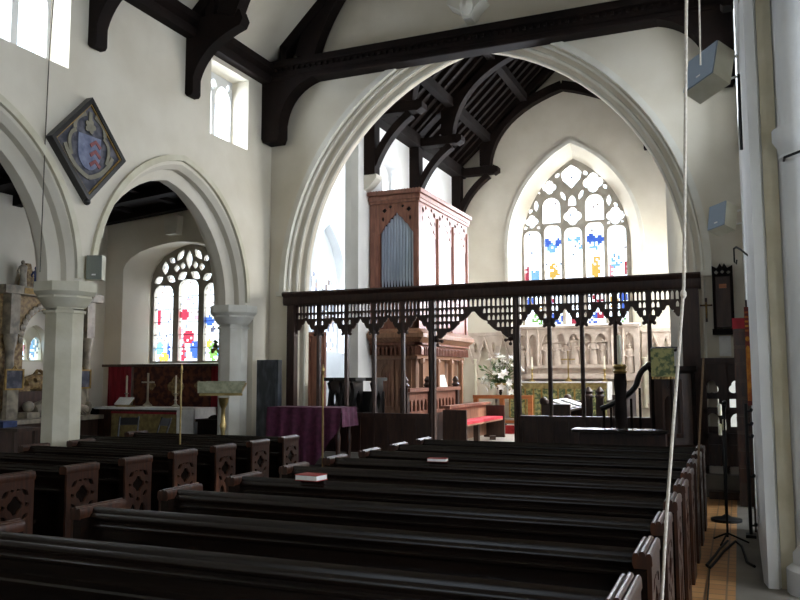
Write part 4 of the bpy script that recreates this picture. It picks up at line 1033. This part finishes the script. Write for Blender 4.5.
# right-hand stalls: desk with open books, two poppyhead posts
r = thing('choir_desk', 'dark choir desk with a sloping top behind the right half of the screen', 'choir desk', (-3.0,14.8,.4))
link('desk_top', MB().obox((-2.86,14.6,1.16),(.46,2.0,.04),(0,radians(18),0)), M['screenwood'], r)
link('front', MB().box(-3.06,-3.02,13.6,15.6,.4,1.1), M['screenwood'], r)
for y in (13.57,15.63): link('end', MB().box(-3.1,-2.62,y-.04,y+.04,.4,1.2).ball((-3.06,y,1.24),.08,8), M['screenwood'], r)
for y,l in ((14.1,'nearer'),(14.9,'farther')):
    b = thing('open_book', l+' open white book lying on the dark choir desk', 'book', (-2.86,y,1.2), 'books on the choir desk')
    link('pages', MB().obox((-2.83,y-.13,1.185),(.34,.24,.025),(0,radians(18),.0)).obox((-2.83,y+.13,1.185),(.34,.24,.025),(0,radians(18),.0)), M['paper'], b)
    link('cover', MB().obox((-2.835,y,1.168),(.37,.53,.012),(0,radians(18),0)), M['bluecloth'], b)
r = thing('choir_stall', 'dark choir stall with carved poppyhead posts right of the sanctuary step', 'choir stall', (-2.2,14.6,.4))
for x in (-2.42,-2.23): link('poppyhead_post', MB().box(x-.06,x+.06,14.15,14.25,.4,1.3).lathe([(.06,0),(.09,.04),(.05,.08),(.08,.12),(.02,.2)],x,14.2,1.28,10), M['screenwood'], r)
link('seat', MB().box(-2.3,-1.9,14.25,16.2,.8,.84), M['screenwood'], r); link('back', MB().box(-1.9,-1.86,14.2,16.2,.4,1.4), M['screenwood'], r)
link('end', MB().box(-2.3,-1.86,16.16,16.22,.4,1.3), M['screenwood'], r)

# altar rail and flower stand
r = thing('altar_rail', 'orange oak altar rail with square posts across the sanctuary step', 'rail', (-5.2,17.7,.52))
link('top_rail', MB().box(-5.62,-4.25,17.66,17.78,1.16,1.24), M['railwood'], r)
for x in (-5.56,-4.95,-4.3): link('post', MB().box(x-.05,x+.05,17.67,17.77,.52,1.16), M['railwood'], r)
link('lower_rail', MB().box(-5.62,-4.25,17.69,17.75,.62,.68), M['railwood'], r)
tag(link('step_carpet', MB().box(-5.6,-4.6,17.45,17.6,.4,.58), M['redrug']), 'strip of red kneeler carpet along the foot of the altar rail', 'carpet')
fx,fy = -5.2,18.5
r = thing('flower_stand', 'dark slender pedestal carrying white flowers left of the altar', 'stand', (fx,fy,.52))
link('pole', MB().lathe([(.14,0),(.14,.03),(.03,.08),(.02,.7),(.04,.75),(.03,.8),(.1,.86)],fx,fy,.52,12), M['oak'], r)
link('bowl', MB().lathe([(.05,0),(.13,.05),(.15,.12),(.12,.12)],fx,fy,1.38,14), M['brass'], r)
fl = thing('flower_arrangement', 'large spray of white lilies and leaves on the pedestal', 'flowers', (fx,fy,1.45))
rnd = random.Random(5)
lf, pt, st = MB(), MB(), MB()
for i in range(66):
    a = rnd.uniform(0,2*pi); e = rnd.uniform(-.5,1.45); R = rnd.uniform(.25,.46)
    d = Vector((cos(a)*cos(e),sin(a)*cos(e)*.7,sin(e)*1.15+.1)); c = Vector((fx,fy,1.52)); t = c+d*R*1.2
    st.tube([c,(c+t)/2+Vector((0,0,.03)),t], .006, 4)
    if i < 44:
        for q in range(5):
            b = 2*pi*q/5; u = d.orthogonal().normalized(); v = d.cross(u).normalized()
            w1 = u*cos(b)+v*sin(b); w2 = u*cos(b+.7)+v*sin(b+.7); w0 = u*cos(b-.7)+v*sin(b-.7)
            pt.add([t, t+w0*.06+d*.03, t+w1*.115+d*.045, t+w2*.06+d*.03, t+w1*.05+d*.02],[(0,1,4),(1,2,4),(2,3,4),(3,0,4)])
    else:
        for q in range(4):
            b = t-d*.09*q; u = Vector((rnd.uniform(-1,1),rnd.uniform(-1,1),rnd.uniform(-.6,1))).normalized(); v = u.cross(d).normalized()
            lf.add([b, b+u*.08+v*.03, b+u*.19, b+u*.08-v*.03],[(0,1,2),(0,2,3)])
link('stems', st, M['leaf'], fl); o = link('petals', pt, M['petal'], fl); o['kind']='stuff'; o = link('leaves', lf, M['leaf'], fl); o['kind']='stuff'

# altar, reredos, candlesticks, cross
al = thing('high_altar', 'high altar with a green and gold frontal under the great east window', 'altar', (-4.05,19.6,.64))
link('body', MB().box(-5.2,-2.9,19.35,20.0,.64,1.5), M['pewend'], al)
link('frontal', MB().box(-5.22,-2.88,19.31,19.35,.66,1.36), M['green'], al)
m = MB()
for i in range(12): m.box(-5.22+.198*i,-5.2+.198*i+.02,19.295,19.31,.66,1.36)
link('orphrey', m, M['gold'], al)
link('superfrontal', MB().box(-5.24,-2.86,19.29,19.35,1.36,1.5), M['ochre'], al)
tag(link('altar_cloth', MB().box(-5.26,-2.84,19.28,20.02,1.5,1.53).box(-2.86,-2.84,19.28,20.02,1.1,1.5).box(-5.26,-5.24,19.28,20.02,1.1,1.5), M['white']), 'white linen cloth covering the high altar', 'altar cloth')
rd = thing('reredos', 'carved stone reredos with figures in niches behind the high altar', 'reredos', (-3.8,20.3,.64))
RY = 20.2
X0r,X1r = -5.35,-2.2
nich = [(-5.12,.3)]; 
hs = [lancet(-5.1,1.72,2.72,.26,.9),lancet(-2.72+.28,1.72,2.72,.24,.9),lancet(-2.72,1.9,2.72,.2,.9),lancet(-4.82,1.9,2.72,.2,.9),rect(-4.6,-2.95,1.95,2.78)]
link('back_slab', MB().prism(rect(X0r,X1r,.64,2.9),RY+.08,20.4,'y'), M['carved'], rd)
link('front_frame', MB().prism(rect(X0r,X1r,1.55,2.9),RY-.02,RY+.1,'y',hs), M['carved'], rd)
link('cornice', MB().extrude([(RY-.12,2.86),(RY+.2,2.86),(RY+.2,2.95),(RY-.08,2.95),(RY-.14,2.91)],X0r-.03,X1r+.03,'x'), M['carved'], rd)
link('shelf', MB().box(-4.95,-2.55,RY-.22,RY,1.6,1.72).box(-4.95,-2.55,RY-.16,RY,1.86,1.92), M['carved'], rd)
link('canopy', MB().prism(rect(-4.6,-2.95,2.5,2.82),RY-.03,RY+.02,'y',[lancet(-4.6+.165+.33*i,2.46+.06,2.72,.24,.8,4) for i in range(5)]), M['carved'], rd)
def figure(x,y,z,h,tw=0,sit=False):
    m = MB(); w = h*.15
    pr = [(w*1.0,0),(w*1.05,.05*h),(w*.85,.3*h),(w*.8,.5*h),(w*.95,.66*h),(w*1.05,.76*h),(w*.75,.82*h),(w*.3,.85*h)]
    t = MB().lathe(pr,0,0,0,10); m.add([(x+v[0],y+v[1]*.6,z+v[2]) for v in t.v],t.f)
    m.ball((x+tw*.01,y-.02,z+h*.92),h*.075,8,(.9,1,1.15))
    m.tube([(x-w*.95,y-.01,z+h*.76),(x-w*1.15,y-.05,z+h*.6),(x-w*.3+tw*.02,y-.09,z+h*.55)],[h*.04,h*.035,h*.025],6)
    m.tube([(x+w*.95,y-.01,z+h*.76),(x+w*1.15,y-.05,z+h*.6),(x+w*.3+tw*.02,y-.09,z+h*.57)],[h*.04,h*.035,h*.025],6)
    return m
for i,(x,h) in enumerate([(-4.48,.62),(-4.22,.66),(-3.98,.58),(-3.78,.74),(-3.58,.58),(-3.32,.66),(-3.08,.62)]): link('relief_figure', figure(x,RY+.06,1.95,h,(-1)**i), M['carved'], rd)
for x in (-5.1,-2.44): link('niche_figure', figure(x,RY+.05,1.74,.7), M['carved'], rd)
for x in (-4.68,-4.95,-2.85,-2.58): link('pinnacle', MB().tube([(x,RY-.03,1.6),(x,RY-.03,2.75),(x,RY-.03,2.86)],[.03,.03,.006],6), M['carved'], rd)
def candlestick(x,y,z,hs_,hc_,label,group,mt_='brass'):
    r = thing('candlestick', label, 'candlestick', (x,y,z), group)
    link('stick', MB().lathe([(.07,0),(.075,.02),(.03,.05),(.02,hs_*.4),(.035,hs_*.5),(.018,hs_*.6),(.02,hs_*.9),(.045,hs_)],x,y,z,10), M[mt_], r)
    link('candle', MB().lathe([(.018,0),(.018,hc_),(.003,hc_+.015)],x,y,z+hs_,8), M['wax'], r)
def cross(x,y,z,h,label,mt_='brass'):
    r = thing('altar_cross', label, 'cross', (x,y,z))
    link('base', MB().lathe([(.09,0),(.09,.03),(.04,.07),(.02,.12)],x,y,z,10), M[mt_], r)
    link('cross', MB().box(x-.016,x+.016,y-.012,y+.012,z+.1,z+h).box(x-h*.23,x+h*.23,y-.012,y+.012,z+h*.7,z+h*.7+.03), M[mt_], r)
G1 = 'candlesticks on the high altar'
candlestick(-4.75,19.8,1.53,.3,.3,'left candlestick on the high altar',G1); candlestick(-2.98,19.8,1.53,.3,.3,'right candlestick on the high altar',G1)
cross(-3.85,19.8,1.53,.75,'gold cross standing in the middle of the high altar')
# stone wall arcading each side
def blind(name,x0,n,w,label):
    r = thing(name, label, 'arcading', (x0+n*w/2,20.35,.64))
    link('frame', MB().prism(rect(x0,x0+n*w,.9,2.72),20.32,20.41,'y',[lancet(x0+w*(i+.5),1.0,2.45,w*.82,1.1,6) for i in range(n)]+[eye(x0+w*(i+1),2.42,.14,.05,pi/2,4) for i in range(n-1)]), M['carved'], r)
    for i in range(n+1): link('shaft', MB().lathe([(.06,0),(.04,.08),(.04,1.1),(.07,1.2),(.05,1.22)],x0+w*i+(.05 if i==0 else -.05 if i==n else 0),20.3,.9,8), M['stone'], r)
    for i in range(n): link('gable', MB().strip([(x0+w*i+.05,2.0),(x0+w*(i+.5),2.66),(x0+w*(i+1)-.05,2.0)],.06,20.27,20.33,'y'), M['carved'], r)
    link('cornice', MB().box(x0,x0+n*w,20.28,20.41,2.72,2.8), M['carved'], r)
blind('stone_arcading',-6.88,3,.5,'pale stone gothic arcading on the wall left of the altar')
blind('stone_arcading',-2.15,2,.55,'pale stone gothic arcading on the wall right of the altar')

# =================================================================== NORTH AISLE
aa = thing('side_altar', 'side altar with a buff frontal and white cloth under the aisle window', 'altar', (-10.6,12.7,.2))
link('body', MB().box(-11.65,-9.75,12.42,13.0,.2,1.05), M['pewend'], aa)
link('frontal', MB().box(-11.3,-9.74,12.39,12.42,.25,.98), M['ochre'], aa)
link('fringe', MB().box(-11.3,-9.74,12.375,12.39,.97,1.01), M['red'], aa)
tag(link('altar_cloth', MB().box(-11.72,-9.32,12.36,13.04,1.05,1.09).box(-9.72,-9.32,12.36,12.375,.3,1.05).box(-9.335,-9.32,12.36,13.04,.3,1.05), M['white']), 'white linen cloth on the side altar, hanging at its right end', 'altar cloth')
link('body', MB().box(-9.75,-9.36,12.42,13.0,.2,1.05), M['pewend'], aa)
dr = thing('dossal_curtain', 'dark brown brocade hanging between red curtains behind the side altar', 'curtain', (-10.6,13.1,1.1))
link('brocade', MB().box(-11.42,-9.5,13.12,13.15,1.05,1.88), M['brocade'], dr)
link('motif', MB().prism(foil(-10.35,1.48,.2,4,0,24,.3),13.105,13.12,'y').prism(foil(-10.95,1.5,.1,4,0,20),13.105,13.12,'y').prism(foil(-9.8,1.5,.1,4,0,20),13.105,13.12,'y'), M['painted'], dr)
def curt(x0,x1):
    n=24; pts=[(x0+(x1-x0)*i/n, 13.08+.03*sin(i*1.7)) for i in range(n+1)]
    return MB().prism(pts+[(p[0],p[1]+.01) for p in reversed(pts)],.9,1.88,'z')
for a,b in ((-12.05,-11.45),(-9.48,-9.05)): link('red_curtain', curt(a,b), M['red'], dr)
link('rail', MB().box(-12.15,-9.0,13.0,13.16,1.88,1.93), M['brownboard'], dr)
G2 = 'candlesticks on the side altar'
candlestick(-11.35,12.85,1.09,.26,.34,'left candlestick on the side altar',G2,'silver'); candlestick(-10.14,12.85,1.09,.26,.34,'right candlestick on the side altar',G2,'silver')
cross(-10.82,12.85,1.09,.66,'pale metal cross in the middle of the side altar','silver')
r = thing('altar_book', 'white open book on a stand at the left of the side altar', 'book', (-11.2,12.6,1.09))
link('pages', MB().obox((-11.2,12.62,1.2),(.36,.02,.2),(radians(-50),0,0)), M['paper'], r); link('stand', MB().box(-11.36,-11.04,12.55,12.75,1.09,1.12).obox((-11.2,12.66,1.17),(.3,.02,.2),(radians(-50),0,0)), M['brass'], r)
def chair(x,y,rz,label):
    r = thing('folding_chair', label, 'chair', (x,y,.0), 'chairs before the side altar')
    r.rotation_euler = (0,0,rz)
    base = ROOT[r.name]
    for sx in (-.16,.16):
        link('leg', MB().tube([(x+sx,y-.2,0),(x+sx,y+.12,.98)],.016,6), M['blackpaint'], r); link('leg', MB().tube([(x+sx*.9,y+.2,0),(x+sx*.9,y-.15,.6)],.016,6), M['blackpaint'], r)
    link('seat', MB().box(x-.2,x+.2,y-.2,y+.18,.44,.47), M['blackpaint'], r)
    link('backrest', MB().obox((x,y+.1,.9),(.34,.02,.13),(radians(-18),0,0)), M['blackpaint'], r)
chair(-9.85,11.2,.5,'left dark chair standing in front of the side altar'); chair(-9.15,11.2,-.4,'right dark chair standing in front of the side altar')
r = thing('chest', 'dark wooden chest right of the side altar', 'chest', (-8.95,12.5,.2))
link('body', MB().box(-9.2,-8.75,12.3,12.7,.2,.85), M['oak'], r); link('lid', MB().box(-9.23,-8.72,12.27,12.73,.85,.9).ball((-8.97,12.5,.9),.12,8,(1,1,.6)), M['oak'], r)
r = thing('flower_vase', 'vase of yellow flowers and greenery on the ledge by the aisle window', 'vase', (-9.25,13.0,1.93))
link('vase', MB().lathe([(.04,0),(.07,.06),(.05,.12),(.06,.15)],-9.25,13.05,1.93,10), M['brass'], r)
m, m2 = MB(), MB(); rnd = random.Random(8)
for i in range(22):
    d = Vector((rnd.uniform(-.16,.16),rnd.uniform(-.08,.05),rnd.uniform(.08,.36))); c = Vector((-9.25,13.05,2.05))
    if i%3: m.obox(c+d,(.09,.02,.05),(rnd.random()*3,rnd.random()*3,rnd.random()*3)); m.tube([c,c+d],.005,4)
    else: m2.ball(tuple(c+d),.035,6)
link('greenery', m, M['leaf'], r); link('blooms', m2, M['gold'], r)

# monument on the north wall
mo = thing('tomb_monument', 'gilded arched tomb monument with reclining effigies against the aisle wall', 'monument', (-12.0,11.2,.2))
link('tomb_chest', MB().box(-12.28,-11.6,10.0,12.35,.2,.86), M['brownboard'], mo)
link('slab', MB().box(-12.28,-11.5,9.95,12.4,.86,.94), M['alabaster'], mo)
mw = MB()
op = [(10.85,.94)]+arch(11.4,.55,2.35,.6,10)+[(11.95,.94)]
mw.prism(chain([(10.3,.94)],[(10.85,.94)],arch(11.4,.55,2.35,.6,10),[(11.95,.94),(12.5,.94),(12.5,3.2),(10.3,3.2)]),-12.28,-12.0,'x')
link('arch_wall', mw, M['painted'], mo)
m = MB()
for i,p in enumerate(arch(11.4,.62,2.35,.68,9)): m.ball((-11.99,p[0],p[1]),.07,6,(.5,1,1))
link('arch_roses', m, M['alabaster'], mo)
for y in (10.48,12.3): link('column', MB().lathe([(.11,0),(.11,.1),(.08,.16),(.075,1.2),(.1,1.3),(.12,1.4),(.12,1.5)],-11.9,y,.94,10).box(-12.0,-11.8,y-.1,y+.1,2.44,3.15), M['alabaster'], mo)
link('cornice', MB().box(-12.28,-11.74,10.2,12.55,3.15,3.3), M['alabaster'], mo)
link('gilt_frieze', MB().box(-11.76,-11.735,10.6,12.2,3.17,3.27), M['gold'], mo)
for y,h,mt_ in ((10.75,.5,'alabaster'),(11.05,.42,'bluecloth'),(12.1,.5,'alabaster')):
    t = figure(0,0,0,h); t.v = [(-11.95+v[1],y+v[0],3.3+v[2]) for v in t.v]; link('statuette', t, M[mt_], mo)
link('obelisk', MB().prism([(10.82,3.3),(11.2,3.3),(11.05,3.78),(10.97,3.78)],-12.2,-12.1,'x'), M['painted'], mo)
def effigy(y0,z,x,mt_):
    m = MB()
    m.tube([(x,y0,z+.12),(x,y0+.3,z+.16),(x,y0+.55,z+.17),(x,y0+.85,z+.14),(x,y0+1.25,z+.1)],[.1,.17,.16,.13,.08],10)
    m.ball((x,y0-.13,z+.2),.1,10,(1,1.1,1)); m.box(x-.16,x+.16,y0-.3,y0-.02,z,z+.1)
    m.tube([(x+.15,y0+.1,z+.2),(x+.16,y0+.35,z+.28),(x+.02,y0+.3,z+.38)],[.05,.045,.03],8); m.tube([(x-.15,y0+.1,z+.2),(x-.16,y0+.35,z+.28),(x-.02,y0+.3,z+.38)],[.05,.045,.03],8)
    m.ball((x,y0+1.3,z+.14),.09,8,(1,.7,1.4))
    for i in range(7): m.tube([(x-.16,y0+.5+.1*i,z+.03),(x,y0+.46+.1*i,z+.29-.02*i),(x+.16,y0+.5+.1*i,z+.03)],.018,5)
    return m
link('effigy', effigy(10.9,.95,-11.72,''), M['alabaster'], mo)
link('upper_shelf', MB().box(-12.28,-11.95,10.7,12.1,.94,1.42), M['brownboard'], mo)
link('effigy', effigy(11.0,1.42,-12.08,''), M['painted'], mo)
def framed(y0,y1,x,label):
    r = thing('framed_print', label, 'picture', (x,(y0+y1)/2,1.44), 'small framed prints on the monument')
    z0,z1 = 1.45,1.82
    link('print', MB().box(x-.01,x,y0+.02,y1-.02,z0+.02,z1-.02), M['coat'], r)
    link('frame', MB().prism(rect(y0,y1,z0,z1),x-.015,x+.015,'x',[rect(y0+.03,y1-.03,z0+.03,z1-.03)]).tube([(x,(y0+y1)/2-.04,z1),(x,(y0+y1)/2,z1+.05),(x,(y0+y1)/2+.04,z1)],.01,6), M['gold'], r)
    link('pedestal', MB().box(x-.12,x-.02,y0+.08,y1-.08,.94,1.5), M['alabaster'], r)
framed(10.24,10.64,-11.72,'gilt-framed dark print at the left of the monument'); framed(11.85,12.25,-11.72,'gilt-framed dark print just right of the slender pier')
r = thing('side_table', 'small brown table in the aisle at the left edge of the picture', 'table', (-11.1,9.6,0))
link('tabletop', MB().box(-11.7,-10.45,9.4,9.9,.82,.87), M['brownboard'], r)
for x in (-11.6,-10.55):
    for y in (9.45,9.85): link('leg', MB().box(x-.03,x+.03,y-.03,y+.03,0,.82), M['brownboard'], r)
tag(link('folded_cloth', MB().obox((-11.1,9.6,.92),(.5,.3,.1),(0,0,.1)), M['bluecloth']), 'dark blue folded cloth on the small aisle table', 'cloth')
tag(link('pedestal', MB().box(-12.26,-11.92,12.62,12.95,.28,.98).box(-12.29,-11.89,12.59,12.98,.98,1.04).box(-12.29,-11.89,12.59,12.98,.2,.28), M['oak']), 'dark wooden pedestal in the corner left of the side altar', 'pedestal')
# =================================================================== CAMERA, SKY, VIEW
cam = bpy.data.cameras.new('camera'); co = bpy.data.objects.new('camera', cam); COL.objects.link(co); SC.camera = co
cam.sensor_width = 36; cam.lens = 36*804/800; cam.clip_start = .05; cam.clip_end = 200
yaw, pitch, roll = radians(22.77), radians(5.386), radians(-.16)
fw = Vector((-sin(yaw)*cos(pitch), cos(yaw)*cos(pitch), sin(pitch)))
r0 = Vector((cos(yaw), sin(yaw), 0)); u0 = r0.cross(fw)
rr = r0*cos(roll)+u0*sin(roll); uu = u0*cos(roll)-r0*sin(roll)
from mathutils import Matrix
co.matrix_world = Matrix(((rr.x,uu.x,-fw.x,0),(rr.y,uu.y,-fw.y,0),(rr.z,uu.z,-fw.z,1.68),(0,0,0,1)))
wd = bpy.data.worlds.new('sky'); SC.world = wd; wd.use_nodes = True
bg = wd.node_tree.nodes['Background']; bg.inputs['Color'].default_value = (.8,.9,1,1); bg.inputs['Strength'].default_value = 3.0
vs = SC.view_settings; vs.view_transform = 'Standard'; vs.look = 'None'; vs.gamma = 1; vs.use_curve_mapping = False; vs.exposure = 0
SC.cycles.max_bounces = 8; SC.cycles.diffuse_bounces = 5; SC.cycles.transparent_max_bounces = 12
SC.cycles.sample_clamp_indirect = 6
